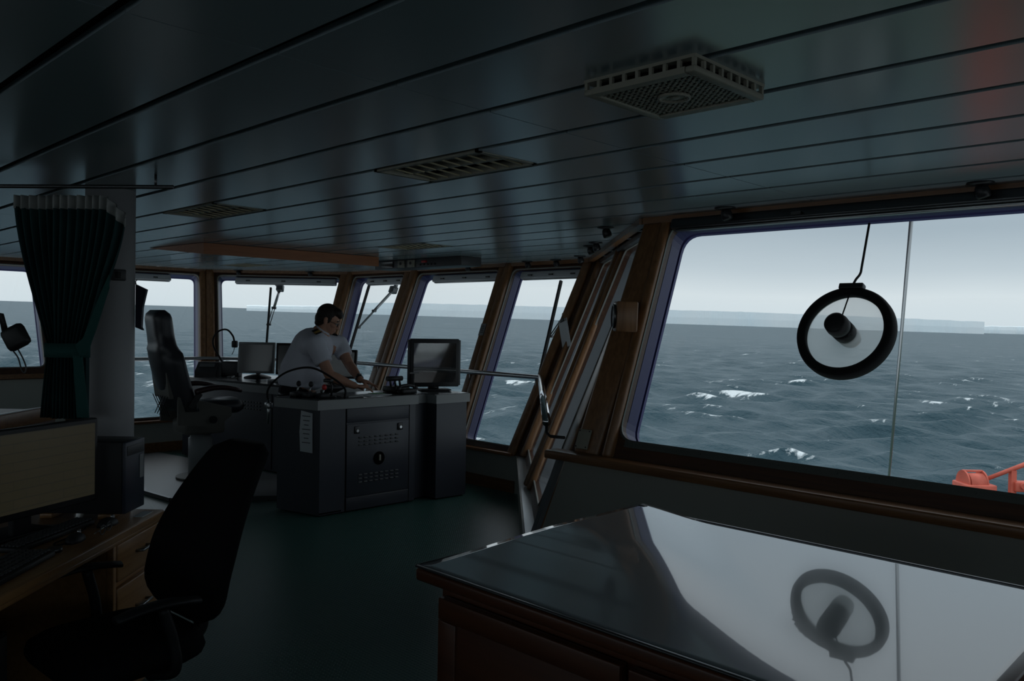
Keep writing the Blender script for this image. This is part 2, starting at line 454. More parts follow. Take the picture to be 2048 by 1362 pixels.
# lower walls and sills
def lowwall(name, a, b, z1, th, label):
    a, b = V((*a, 0)), V((*b, 0)); d = (b - a).normalized(); n = V((d.y, -d.x, 0))
    return struct(MB().prism([a, b, b + n * th, a + n * th], (0, 0, z1)).build(name, 'wall'), label)
lowwall('wall_front_lower', (-5.09, 5.361), (-8.62, 5.361), .345, .1, 'cream wall under the front windows')
for nm, a, b, lab in [('front', (-5.21, 5.36), (-8.63, 5.36), 'front'), ('left', (-9.522, 4.46), (-9.522, -4.2), 'port'), ('facet', (-8.62, 5.36), (-9.522, 4.46), 'angled')]:
    a3, b3 = V((*a, .055)), V((*b, .055))
    struct(MB().bar(a3, b3, .024, .11).build('baseboard_' + nm, 'woodx'), 'brown baseboard under the %s windows' % lab)
lowwall('wall_facet_lower', (-8.62, 5.361), (-9.523, 4.46), .345, .1, 'cream wall under the angled window')
lowwall('wall_left_lower', (-9.523, 4.46), (-9.523, -4.2), .345, .1, 'cream wall under the port windows')
# shallow cream apron below the higher far window
struct(MB().prism([(-3.195, 3.35, 0), (-3.07, 3.165, 0), (-2.95, 3.20, 0), (-2.95, 3.60, 0), (-3.15, 3.44, 0)], (0, 0, .30)).build('wall_corner_lower', 'wall'), 'cream wall corner at the foot of the slanted windows')
tn = [0]
def trim(mbx, material, label):
    tn[0] += 1
    return struct(mbx.build('trim_%d' % tn[0], material), label)
MB_ = MB().holed([LW.p(1.86, .40, -.012), LW.p(4.6, .40, -.012), LW.p(4.6, .87, -.012), LW.p(1.86, .87, -.012)], [], LW.n * .012)
struct(MB_.build('wall_left_apron', 'wall'), 'cream panel under the high port window')
trim(MB().bar(LW.p(1.86, .90, -.02), LW.p(4.6, .90, -.02), .06, .045), 'woodx', 'wood rail under the high port window')
trim(MB().bar((-5.22, 5.35, .355), (-8.62, 5.35, .355), .09, .03, bev=.006), 'woodx', 'wood sill under the front windows')
trim(MB().bar((-8.60, 5.35, .355), (-9.51, 4.44, .355), .09, .03, bev=.006), 'woodx', 'wood sill under the angled window')
trim(MB().bar((-9.51, 4.45, .355), (-9.51, 2.9, .355), .09, .03, bev=.006), 'woodx', 'wood sill under the port window')
# ledge of the jog
trim(MB().prism([(-5.175, 5.355, .315), (-3.16, 3.335, .315), (-2.92, 3.56, .315), (-4.95, 5.59, .315)], (0, 0, .03)), 'shelf', 'pale ledge along the slanted windows')
struct(MB().prism([(-5.165, 5.36, 0), (-3.18, 3.37, 0), (-3.14, 3.41, 0), (-5.125, 5.40, 0)], (0, 0, .315)).build('wall_jog_lower', 'wall'), 'cream wall under the pale ledge')
trim(MB().bar((-5.18, 5.362, .33), (-3.165, 3.345, .33), .014, .036), 'seal', 'metal edge strip along the pale ledge')
# lower right wall panel with metal edge, ledge
def rwx(z): return -2.82 - K * (ZC - z)
def lx(z): return -2.975 - .105 * (.8 - z)
struct(MB().holed([RW.p(lx(.02) + .03, .02, -.02), RW.p(4.2, .02, -.02), RW.p(4.2, .80, -.02), RW.p(lx(.8) + .03, .80, -.02)], [], RW.n * .02).build('wall_right_lower', 'wall'), 'grey cream panel under the big window')
trim(MB().bar(RW.p(lx(.02), .02, -.03), RW.p(lx(.8), .80, -.03), .028, .036, up=RW.n), 'jamb', 'dark metal edge strip on the corner of the wall under the big window')
mb = MB(); a, b = RW.p(rwx(.82) - .0, .815, -.05), RW.p(4.2, .815, -.05)
mb.bar(a, b, .11, .045, bev=.008)
trim(mb, 'woodx', 'wood ledge under the big window')

def post(w, u, z0, z1, wid, din, dout, s=0., m='wood', label='', bev=.014):
    a, b = w.p(u + s * (ZC - z0), z0, (dout - din) / 2), w.p(u + s * (ZC - z1), z1, (dout - din) / 2)
    return MB().bar(a, b, wid, din + dout, up=w.n, bev=bev)
def posts(label, *ps):
    e = None; tn[0] += 1
    mbx = MB()
    for (w, u, z0, z1, wid, din, dout, s) in ps:
        a, b = w.p(u + s * (ZC - z0), z0, (dout - din) / 2), w.p(u + s * (ZC - z1), z1, (dout - din) / 2)
        mbx.bar(a, b, wid, din + dout, up=w.n, bev=.016)
    return struct(mbx.build('trim_%d' % tn[0], 'wood'), label)
posts('wood post between the boxy monitor window and the clipboard window', (FR, -6.10, .345, ZC, .10, .03, .02, 0), (FR, -6.0, .345, ZC, .085, .055, .02, 0))
posts('wood post between the two middle front windows', (FR, -7.68, .345, ZC, .13, .03, .02, 0), (FR, -7.55, .345, ZC, .10, .055, .02, 0))
posts('wood corner post behind the officer', (FR, -8.87, .345, ZC, .10, .05, .02, K), (FC, .06, .345, ZC, .10, .04, .02, K))
posts('wood corner post behind the gooseneck lamp', (FC, 1.80, .345, ZC, .10, .05, .02, -K), (LW, .05, .345, ZC, .08, .04, .02, K))
posts('wood corner post behind the clipboard', (FR, -4.955, .345, ZC, .10, .03, .02, -K), (JG, 2.86, .345, ZC, .14, .05, .02, -K))
posts('wood post between the two slanted windows', (JG, 1.50, .345, ZC, .10, .05, .02, -K), (JG, 1.40, .345, ZC, .07, .03, .02, -K))
posts('wide wood corner post beside the big window', (RW, -2.745, .84, ZC, .17, .022, .02, -.06), (RW, -2.675, .84, ZC, .055, .04, .02, 0), (JG, .12, .345, ZC, .26, .02, .02, -K))
# ceiling batten along the top of the windows
def batten(a, b, label):
    trim(MB().bar((*a, ZC - .018), (*b, ZC - .018), .05, .036), 'woodx', label)
batten((-2.82, 3.96), (4.2, 3.96), 'wood batten over the big window')
batten((-4.91, 6.05), (-8.92, 6.05), 'wood batten over the front windows')
batten((-2.83, 3.955), (-4.93, 6.055), 'wood batten over the slanted windows')
batten((-8.91, 6.05), (-10.215, 4.75), 'wood batten over the angled window')
batten((-10.215, 4.76), (-10.215, -4.2), 'wood batten over the port windows')
trim(MB().bar(JG.p(.1, 2.115, -.03), JG.p(2.6, 2.115, -.03), .04, .03), 'dksteel', 'grey steel channel along the top of the slanted windows')

# the rest of the wheelhouse, behind the camera; its windows are added for fill light
def back_wall(name, a, b, holes, label):                 # upright wall with added ribbon windows; holes are (from, to) in metres along it
    a, b = V((*a, 0)), V((*b, 0)); d = (b - a).normalized(); n = V((d.y, -d.x, 0)); Lw = (b - a).length
    P = lambda u, z, o=0.: a + d * u + n * o + V((0, 0, z))
    hs = [[P(u, z) for u, z in rpoly(rect(h0, h1, .92, 2.02), .08)] for h0, h1 in holes]
    struct(MB().holed([P(0, 0), P(Lw, 0), P(Lw, ZC + .1), P(0, ZC + .1)], hs, n * .1).build(name, 'walldk'), label)
    for h0, h1 in holes:
        WN[0] += 1
        e = sempty('window_%d' % WN[0], P((h0 + h1) / 2, .92), label.replace('wall', 'added window'))
        MB().prism([P(u, z, .05) for u, z in rpoly(rect(h0 - .01, h1 + .01, .91, 2.03), .08)], n * .01).build('pane', 'glass', e)
        MB().holed([P(u, z, -.015) for u, z in rpoly(rect(h0 - .05, h1 + .05, .87, 2.07), .1)], [[P(u, z, -.015) for u, z in rpoly(rect(h0, h1, .92, 2.02), .08)]], n * .015).build('frame', 'wooddk', e)
back_wall('wall_back', (-10.2, -4.2), (4.2, -4.2), [(.5 + k * 1.72, 2.0 + k * 1.72) for k in range(8)], 'aft wall behind the photographer')
back_wall('wall_starboard', (4.2, -4.2), (4.2, 4.05), [(.5 + k * 1.9, 2.2 + k * 1.9) for k in range(4)], 'starboard wall out of the picture')
# ------------------------------------------------------------------ sky, sea, iceberg, crane
W = bpy.data.worlds.new('overcast_sky'); SC.world = W; W.use_nodes = True
nt = W.node_tree; bg = nt.nodes['Background']
tc = nt.nodes.new('ShaderNodeTexCoord'); dt = nt.nodes.new('ShaderNodeVectorMath'); dt.operation = 'DOT_PRODUCT'
dt.inputs[1].default_value = SEA_N
ns = nt.nodes.new('ShaderNodeTexNoise'); ns.inputs['Scale'].default_value = 2.2; ns.inputs['Detail'].default_value = 3
mp = nt.nodes.new('ShaderNodeMapping'); mp.inputs['Scale'].default_value = (1, 1, 3.5)
ma = nt.nodes.new('ShaderNodeMath'); ma.operation = 'MULTIPLY_ADD'; ma.inputs[1].default_value = .035; ma.inputs[2].default_value = -.0175
ad = nt.nodes.new('ShaderNodeMath'); ad.operation = 'ADD'
rp = nt.nodes.new('ShaderNodeValToRGB')
SKY = [(-.02, (.64, .73, .78)), (.004, (.72, .81, .86)), (.032, (.76, .84, .88)), (.064, (.58, .67, .73)), (.11, (.43, .52, .59)), (.22, (.42, .51, .58)), (.5, (.92, .99, 1.05)), (1., (1.5, 1.58, 1.62))]
cr = rp.color_ramp
while len(cr.elements) < len(SKY): cr.elements.new(.5)
for e, (p, c) in zip(cr.elements, SKY): e.position = (p + .02) / 1.02; e.color = (*c, 1)
mr = nt.nodes.new('ShaderNodeMapRange'); mr.inputs['From Min'].default_value = -.02; mr.inputs['From Max'].default_value = 1.
L = nt.links
L.new(tc.outputs['Generated'], dt.inputs[0]); L.new(tc.outputs['Generated'], mp.inputs['Vector']); L.new(mp.outputs[0], ns.inputs['Vector'])
L.new(ns.outputs['Fac'], ma.inputs[0]); L.new(dt.outputs['Value'], ad.inputs[0]); L.new(ma.outputs[0], ad.inputs[1])
L.new(ad.outputs[0], mr.inputs['Value']); L.new(mr.outputs[0], rp.inputs['Fac']); L.new(rp.outputs['Color'], bg.inputs['Color'])
bg.inputs['Strength'].default_value = 1.

SB = basis(SEA_N, (1, 0, 0)); SO = V((0, 0, EYE)) - SEA_N * SEA_H
def sea_pt(ang, r, h=0.):                                # ang: left of +Y, in radians
    return SO + SB @ V((-math.sin(ang) * r, math.cos(ang) * r, h))

def sea_mesh():
    rng = np.random.default_rng(5)
    NA, NR = 1300, 760
    ang = np.radians(np.linspace(-40, 112, NA)); rad = 24 * (9000 / 24) ** (np.arange(NR) / (NR - 1))
    A, Rr = np.meshgrid(ang, rad); X = -np.sin(A) * Rr; Y = np.cos(A) * Rr; H = np.zeros_like(X)
    cell = Rr * np.log(9000 / 24) / NR * 1.2
    CX = np.zeros_like(X); CY = np.zeros_like(X)
    for k in range(130):
        lam = 2.6 * (19 / 2.6) ** rng.random(); th = math.radians(118) + rng.normal(0, .55)
        kx, ky = math.cos(th) * 2 * PI / lam, math.sin(th) * 2 * PI / lam
        amp = .0082 * lam
        fade = np.clip(lam / (4 * cell) - .5, 0, 1)
        ph = kx * X + ky * Y + rng.random() * 6.28
        H += amp * fade * np.sin(ph); CX += math.cos(th) * amp * fade * np.cos(ph) * .9; CY += math.sin(th) * amp * fade * np.cos(ph) * .9
    co_ = np.stack([X + CX, Y + CY, H], -1).reshape(-1, 3)
    Bm = np.array(SB); co_ = co_ @ Bm.T + np.array(SO)
    i = np.arange(NR - 1)[:, None] * NA + np.arange(NA - 1)[None]
    f = np.stack([i, i + 1, i + NA + 1, i + NA], -1).reshape(-1, 4)
    me = bpy.data.meshes.new('sea'); me.vertices.add(len(co_)); me.vertices.foreach_set('co', co_.ravel())
    me.loops.add(f.size); me.loops.foreach_set('vertex_index', f.ravel())
    me.polygons.add(len(f)); me.polygons.foreach_set('loop_start', np.arange(len(f)) * 4); me.polygons.foreach_set('loop_total', np.full(len(f), 4))
    me.update(calc_edges=True); me.polygons.foreach_set('use_smooth', np.ones(len(f), bool))
    at = me.attributes.new('crest', 'FLOAT', 'POINT'); at.data.foreach_set('value', H.ravel().astype(np.float32))
    o = bpy.data.objects.new('sea', me); COL.objects.link(o)
    m = bpy.data.materials.new('sea_water'); m.use_nodes = True; nt = m.node_tree; L = nt.links; b = nt.nodes['Principled BSDF']
    b.inputs['Roughness'].default_value = .32; b.inputs['Specular IOR Level'].default_value = .2; b.inputs['IOR'].default_value = 1.33
    tc = nt.nodes.new('ShaderNodeTexCoord')
    def noise_(sc, det, scale):
        mp = nt.nodes.new('ShaderNodeMapping'); mp.inputs['Scale'].default_value = scale; mp.inputs['Rotation'].default_value = (0, 0, math.radians(-40))
        n = nt.nodes.new('ShaderNodeTexNoise'); n.inputs['Scale'].default_value = sc; n.inputs['Detail'].default_value = det
        n.inputs['Roughness'].default_value = .62
        L.new(tc.outputs['Object'], mp.inputs['Vector']); L.new(mp.outputs[0], n.inputs['Vector']); return n
    n1 = noise_(.5, 6, (1, .4, 1)); n2 = noise_(.09, 8, (1, .6, 1))
    bp = nt.nodes.new('ShaderNodeBump'); bp.inputs['Strength'].default_value = 1.; bp.inputs['Distance'].default_value = .5
    L.new(n1.outputs['Fac'], bp.inputs['Height'])
    bp2 = nt.nodes.new('ShaderNodeBump'); bp2.inputs['Strength'].default_value = .7; bp2.inputs['Distance'].default_value = 2.
    L.new(n2.outputs['Fac'], bp2.inputs['Height']); L.new(bp.outputs[0], bp2.inputs['Normal']); n5 = noise_(.028, 7, (.35, 1.3, 1)); bp3 = nt.nodes.new('ShaderNodeBump'); bp3.inputs['Strength'].default_value = 1.; bp3.inputs['Distance'].default_value = 5.
    L.new(n5.outputs['Fac'], bp3.inputs['Height']); L.new(bp2.outputs[0], bp3.inputs['Normal']); L.new(bp3.outputs[0], b.inputs['Normal'])
    # whitecaps: thin streaks on the higher crests only
    n3 = noise_(.055, 9, (1, .45, 1)); n3.inputs['Distortion'].default_value = .9
    n4 = noise_(.35, 8, (1.4, .4, 1)); n4.inputs['Distortion'].default_value = 1.2
    a = nt.nodes.new('ShaderNodeAttribute'); a.attribute_name = 'crest'
    m1 = nt.nodes.new('ShaderNodeMath'); m1.operation = 'MULTIPLY_ADD'; m1.inputs[1].default_value = .09; L.new(a.outputs['Fac'], m1.inputs[0]); L.new(n3.outputs['Fac'], m1.inputs[2])
    m2 = nt.nodes.new('ShaderNodeMath'); m2.operation = 'MULTIPLY_ADD'; m2.inputs[1].default_value = .5; L.new(n4.outputs['Fac'], m2.inputs[0]); L.new(m1.outputs[0], m2.inputs[2])
    r = nt.nodes.new('ShaderNodeMapRange'); r.inputs['From Min'].default_value = .925; r.inputs['From Max'].default_value = 1.0; L.new(m2.outputs[0], r.inputs['Value'])
    mx = nt.nodes.new('ShaderNodeMix'); mx.data_type = 'RGBA'
    L.new(r.outputs[0], mx.inputs[0]); mx.inputs[6].default_value = (.031, .071, .092, 1); mx.inputs[7].default_value = (.75, .82, .85, 1)
    L.new(mx.outputs[2], b.inputs['Base Color'])
    me.materials.append(m)
    struct(o, 'rough grey blue sea with whitecaps')
sea_mesh()

def iceberg(name, label, keys, r0, depth, seed):
    # keys: (angle left of +Y in degrees, height in m)
    loops = []; n = 160
    a0, a1 = keys[0][0], keys[-1][0]
    def hh(a):
        for (p, h), (q, k) in zip(keys, keys[1:]):
            if p >= a >= q: return h + (k - h) * (p - a) / (p - q)
        return keys[-1][1]
    for i in range(n + 1):
        a = a0 + (a1 - a0) * i / n; ar = math.radians(a)
        j = noise.noise(V((i * .35, seed, 0))); jj = noise.noise(V((i * .9, seed + 7, 0)))
        h = max(2, hh(a) + j * 2.2 + jj * 1.2); r = r0 + 60 * noise.noise(V((i * .13, seed + 3, 0))) + 14 * jj
        loops.append([sea_pt(ar, r, -6), sea_pt(ar, r + 3, h * .5), sea_pt(ar, r + 8, h), sea_pt(ar, r + depth, h + 4), sea_pt(ar, r + depth, -6)])
    o = MB().loft(loops, smooth=False).build(name, 'iceberg')
    return tag(o, label, 'iceberg')
iceberg('tabular_iceberg', 'long flat topped pale blue iceberg along the horizon', [(62.5, 20), (57, 30), (55.5, 50), (51.2, 57), (40, 60), (29, 62), (20, 54), (14.6, 48)], 3690, 500, 1)
iceberg('iceberg', 'lower pale iceberg behind the right end of the long one', [(16.5, 30), (14, 34), (8, 42), (0, 48), (-8, 30)], 4600, 500, 9)

# foredeck below the windows, out of sight from the photographer's eye height except for the crane's head
struct(MB().prism([(-11, 7.5, -16), (8, 7.5, -16), (8, 19, -16), (2, 23.5, -16), (-6, 23.5, -16), (-11, 19, -16)], (0, 0, 12.4)).build('ground_foredeck', 'deckgreen'), 'green foredeck below the bridge windows')
t = thing('deck_crane', 'orange deck crane outside the big window', 'crane', (-3.75, 15.9, -3.6))
ax = V((.713, .701, 0)); cz = V((0, 0, 1)); vw = V((-.701, .713, 0))
DR = V((-4.12, 15.5, -1.02))
mb = MB(); mb.cyl(DR - ax * .16 - vw * .05, DR + ax * .10 - vw * .05, .17, n=28)
mb.build('winch_drum', 'orange', t)
mb = MB()
for s in (-.19, .12): mb.cyl(DR + ax * s - ax * .015, DR + ax * s + ax * .015, .21, n=28)
mb.box(DR + V((0, 0, .20)) - ax * .04, (.34, .06, .03), basis(cz, ax)); mb.box(DR - V((0, 0, 1.3)), (.5, .5, 2.6), basis(cz, ax), .02)
mb.build('winch_frame', 'orange', t)
J0 = V((-3.93, 15.7, -.95))
MB().tube([J0 - ax * .05, J0 + ax * .62 + cz * .27, J0 + ax * 2.6 + cz * 1.05], [.035, .04, .05], 12).build('boom', 'orange', t)
mb = MB(); q = J0 + ax * .38
mb.bar(q + cz * .15, q - cz * 2.7, .09, .09, up=vw); mb.build('boom_post', 'orange', t)
mb = MB(); mb.box(q + ax * .14 - cz * .12, (.28, .2, .17), basis(cz, ax), .02); mb.cyl(q + ax * .12 - cz * .1 - vw * .14, q + ax * .12 - cz * .1 + vw * .02, .05); mb.build('hydraulic_block', 'orange', t)
mb = MB(); q = J0 + ax * 2.45 - cz * 1.45
mb.box(q, (2.2, 1.6, 2.6), basis(cz, ax), .06); mb.build('added_crane_house', 'orange', t)  # orange bulk out of view, added to redden the ceiling reflection
o = MB().tube([(-2.95, 8.29, .24), (-1.646, 4.853, 2.20), (-1.37, 4.10, 2.62)], .0115, 10)
# stay wire runs from the roof edge down to the foredeck
o = MB().tube([(-1.42, 4.26, 2.54), (-2.947, 8.287, .237), (-4.6, 12.6, -2.24), (-5.5, 14.97, -3.6)], .0115, 10).build('stay_wire', 'steel')
tag(o, 'thin grey stay wire outside the big window', 'wire')
# ------------------------------------------------------------------ ceiling fittings
def louvre_light(x0, x1, pl, label):
    y0, y1 = PY0 + pl * PW + g, PY0 + (pl + 1) * PW - g
    t = thing('ceiling_light', label, 'ceiling light', ((x0 + x1) / 2, (y0 + y1) / 2, ZC), 0, 'louvred ceiling lights')
    z = ZC + .012
    mb = MB()
    mb.bar((x0, y0 + .01, z), (x1, y0 + .01, z), .02, .03); mb.bar((x0, y1 - .01, z), (x1, y1 - .01, z), .02, .03)
    mb.bar((x0 + .01, y0, z), (x0 + .01, y1, z), .02, .03); mb.bar((x1 - .01, y0, z), (x1 - .01, y1, z), .02, .03)
    mb.build('frame', 'beige', t)
    mb = MB().box(((x0 + x1) / 2, (y0 + y1) / 2, ZC + .10), (x1 - x0, y1 - y0, .01)); mb.build('housing', 'louvredk', t)
    mb = MB(); ym = (y0 + y1) / 2
    mb.bar((x0 + .02, ym, z + .01), (x1 - .02, ym, z + .0), .02, .028); mb.build('spine', 'beige', t)
    n = 8
    for row, (a, b) in enumerate(((y0 + .02, ym - .01), (ym + .01, y1 - .02))):
        for k in range(n):
            mb = MB(); x = x0 + (x1 - x0) * (k + 1 - .25 * row) / (n + .6)
            mb.bar((x, a, z - .002), (x, b, z - .011), .009, .005); mb.build('louvre', 'louvre', t)
    mb = MB()
    for yy in (y0 + .07, y1 - .07): mb.cyl((x0 + .04, yy, ZC + .07), (x1 - .04, yy, ZC + .07), .013, n=12)
    mb.build('tube_lamp', 'paper', t)
louvre_light(*LIGHTS[0], 'unlit louvred ceiling light nearest the square ceiling vent')
louvre_light(*LIGHTS[1], 'unlit louvred ceiling light above the pilot chair, near the white pillar')
louvre_light(*LIGHTS[2], 'unlit louvred ceiling light near the overhead instrument box')
louvre_light(*LIGHTS[3], 'unlit louvred ceiling light farthest off, above the angled window')

# square ceiling vent with perforated face
t = thing('ceiling_vent', 'square cream ceiling vent with slotted sides and a perforated face', 'vent', (-1.20, 1.80, ZC - .045))
CX, CY, hs = -1.20, 1.80, .165
mb = MB(); mb.box((CX, CY, ZC - .004), (2 * hs, 2 * hs, .008)); 
mb.build('back_plate', 'beige', t)
MB().box((CX, CY, ZC - .017), (2 * hs - .05, 2 * hs - .05, .018)).build('inner_box', 'hole', t)
for k in range(9):
    u = -hs + .006 + (2 * hs - .012) * k / 8
    for sx, sy in ((u, -hs + .006), (u, hs - .006), (-hs + .006, u), (hs - .006, u))[:4 if 0 < k < 8 else 2]: MB().box((CX + sx, CY + sy, ZC - .017), (.009, .009, .018)).build('slat', 'beige', t)
mb = MB(); zf = ZC - .033
for s in (-1, 1):
    mb.box((CX + s * (hs - .014), CY, zf), (.028, 2 * hs, .015), bev=.004); mb.box((CX, CY + s * (hs - .014), zf), (2 * hs - .056, .028, .015))
mb.build('face_rim', 'beige', t)
mb = MB(); N = 15
for k in range(1, N):
    u = -hs + .028 + (2 * hs - .056) * k / N
    mb.box((CX + u, CY, zf), (.0085, 2 * hs - .05, .006)); mb.box((CX, CY + u, zf), (2 * hs - .05, .0085, .006))
mb.build('grille', 'beige', t)
MB().lathe((CX, CY, zf - .006), (0, 0, -1), [(.042, -.003), (.042, .004), (.035, .004), (.035, .0), (.014, .0), (.011, .003), (0, .003)]).build('hub_disc', 'beige', t)

# small black spotlights along the edge of the ceiling
SP = [(-1.03, 3.84, 'black ceiling spotlight nearest the right end of the big window'), (-2.23, 3.84, 'black ceiling spotlight over the left part of the big window'),
      (-3.27, 4.16, 'black ceiling spotlight over the slanted windows, nearest the clock box'), (-3.93, 4.88, 'black ceiling spotlight over the slanted windows, second from the clock box'),
      (-4.13, 5.06, 'black ceiling spotlight over the slanted windows, third from the clock box'), (-4.80, 5.74, 'black ceiling spotlight at the corner above the clipboard'),
      (-5.28, 5.95, 'black ceiling spotlight above the middle of the clipboard window'), (-5.66, 5.95, 'black ceiling spotlight above the left end of the clipboard window'),
      (-6.55, 5.95, 'black ceiling spotlight above the boxy monitor window'), (-9.22, 5.66, 'black ceiling spotlight above the second flat monitor'),
      (-9.88, 5.02, 'black ceiling spotlight above the gooseneck lamp')]
def spot(x, y, label):
    t = thing('ceiling_spotlight', label, 'spotlight', (x, y, ZC), 0, 'black spotlights along the window edge of the ceiling')
    MB().lathe((0, 0, 0), (0, 0, -1), [(0, 0), (.052, 0), (.055, .006), (.03, .012), (0, .012)], 20).build('mount_plate', 'blackm', t, local=True)
    MB().lathe((0, 0, -.012), (.25, .2, -1), [(.02, 0), (.026, .01), (.030, .03), (.028, .05), (.022, .056), (0, .056)], 18).build('lamp_head', 'blackm', t, local=True)
for x, y, l in SP: spot(x, y, l)

# overhead wood fascia and instrument box
t = thing('overhead_fascia', 'wedge shaped orange brown wood panel hanging under the ceiling', 'overhead panel', (-6.9, 3.9, ZC - .095))
ZF = ZC - .003
A = [(-6.58, 3.04, ZF), (-6.58, 3.04, ZF - .092), (-7.56, 2.99, ZF - .003), (-7.56, 2.99, ZF)]
MB().prism(A, (.055, 1.73, 0)).build('wedge_panel', 'woodor', t)
t = thing('overhead_instrument_box', 'dark overhead instrument box with two pale dials above the front windows', 'instrument box', (-6.4, 5.2, ZC - .09))
MB().box((-6.42, 5.27, ZC - .043), (1.36, .26, .086), bev=.006).build('housing', 'bezel', t)
for x in (-6.64, -6.48):
    f = MB().box((x, 5.132, ZC - .045), (.10, .02, .072), bev=.004).build('dial_unit', 'beige', t)
    MB().cyl((x, 5.122, ZC - .04), (x, 5.118, ZC - .04), .016).build('dial', 'blackp', f)
MB().box((-6.88, 5.135, ZC - .045), (.2, .012, .06)).build('display', 'screen', t)
for k in range(5): MB().cyl((-6.34 + k * .055, 5.14, ZC - .06), (-6.34 + k * .055, 5.128, ZC - .06), .01, n=10).build('knob', 'blackp', t)
MB().box((-6.28, 5.135, ZC - .032), (.07, .02, .022), bev=.003).build('alarm_light', 'red', t)

# ------------------------------------------------------------------ window fittings
def blind(w, u0, u1, z, label, m='blind', sz=.075, DB=.066):
    c = (u0 + u1) / 2
    t = thing('roller_blind_housing', label, 'blind', w.p(c, z, .05), 0, 'roller blind boxes at the window heads')
    MB().bar(w.p(u0, z, DB), w.p(u1, z, DB), .07, sz, up=w.n.cross(w.U), bev=.012).build('housing', m, t)
    for k in range(3):
        u = u0 + (u1 - u0) * (.15 + .35 * k)
        q = w.p(u, z - .01, DB - .043); MB().bar(q, q + w.U * .05, .016, .014, up=(0, 0, 1)).build('latch', 'blackm', t)
    MB().bar(w.p(u0 + .03, z - sz * .5, DB), w.p(u1 - .03, z - sz * .5, DB), .03, .012, bev=.004).build('pull_bar', 'steel', t)
blind(LW, .45, 1.6, 2.066, 'grey roller blind box over the port window by the pillar')
blind(FC, .18, 1.48, 2.066, 'grey roller blind box over the wide window behind the flat monitors')
blind(FR, -8.55, -7.80, 2.066, 'grey roller blind box over the narrow window behind the officer')
blind(FR, -7.26, -6.2, 2.066, 'grey roller blind box over the boxy monitor window')
blind(FR, -5.86, -5.05, 2.066, 'grey roller blind box over the clipboard window')
blind(RW, -2.60, 2.2, 2.10, 'long dark roller blind box over the big window', 'dksteel', .06, -.045)

def wiper(w, ub, zb, ut, zt, ua, za, um, label):
    # blade from (ub,zb) up to (ut,zt); arm pivots at (ua,za) and meets the blade at fraction um
    d = .19
    t = thing('window_wiper', label, 'wiper', w.p(ua, za, d), 0, 'wipers outside the front windows')
    B0, B1 = w.p(ub, zb, d), w.p(ut, zt, d)
    MB().bar(B0, B1, .022, .03, up=w.n).build('blade', 'black_r', t)
    q = B0.lerp(B1, um); a = w.p(ua, za, d + .04)
    mid = a.lerp(q + w.n * .03, .55)
    mb = MB(); mb.tube([a, mid], .018, 10); mb.build('arm', 'steel', t)
    mb = MB(); s = w.U * .014
    mb.tube([mid + s, q + w.n * .03 + s], .006, 8); mb.tube([mid - s, q + w.n * .03 - s], .006, 8); mb.cyl(mid - s * 2, mid + s * 2, .018, n=12); mb.cyl(q + w.n * .03 - s * 2, q + w.n * .03 + s * 2, .014, n=12)
    mb.build('linkage', 'dksteel', t)
    mb = MB(); mb.box(a + w.n * .0, (.09, .09, .08), basis(w.n, w.U), .012); mb.tube([a, a + w.U * .06 + V((0, 0, .06))], .024, 10); mb.build('motor_mount', 'dksteel', t)
wiper(FC, 1.01, 1.10, 1.056, 2.035, .947, 2.05, .5, 'upright wiper outside the wide window behind the flat monitors')
wiper(FR, -8.62, .97, -8.704, 2.082, -8.217, 2.03, .52, 'slanting wiper outside the narrow window behind the officer')
wiper(FR, -6.36, 1.05, -6.33, 2.03, -6.22, 2.05, .8, 'wiper parked against the post right of the boxy monitor window')
wiper(FR, -5.36, 1.05, -5.43, 2.06, -5.153, 2.0, .46, 'wiper outside the clipboard window')

# handrail along the windows
def pt(w, u, z, d=-.07): return w.p(u, z, d)
t = thing('handrail', 'steel handrail running along the windows and turning at the slanted ones', 'handrail', (-6.5, 5.6, .95))
RZ = 1.035
P0 = pt(LW, 1.9, RZ + .01); P1 = pt(LW, .22, RZ + .01); P2 = pt(FC, 1.62, RZ + .01); P3 = pt(FC, .22, RZ + .005)
path = [P0, LW.p(.22, RZ, -.07), FC.p(.2, RZ, -.07), FR.p(-5.10, RZ, -.07)]
mb = MB()
E0 = path[3]; E1 = V((-3.17, 3.52, .985))
mb.tube([path[0], path[1], path[2], path[3], E0 + V((.02, -.02, -.003))], .023, 14)
mb.build('rail', 'steel', t)
MB().tube([E0 + V((.0, .0, 0)), E0.lerp(E1, .5), E1], .025, 14).build('jog_rail', 'chrome', t)
for q, w in ((FR.p(-5.16, RZ, -.07), FR), (FR.p(-6.06, RZ, -.07), FR), (FR.p(-7.60, RZ, -.07), FR), (FC.p(.9, RZ, -.07), FC), (LW.p(1.6, RZ, -.07), LW)):
    MB().tube([q, q - V((0, 0, .07)), q - V((0, 0, .085)) + w.n * .03, q - V((0, 0, .08)) + w.n * .075], .007, 8).build('bracket', 'steel', t)
mb = MB(); mb.tube([E1, E1 - V((0, 0, .06)), E1 + V((.05, -.02, -.075)), E1 + V((.14, .0, -.075))], .009, 8); mb.build('bracket', 'blackm', t)

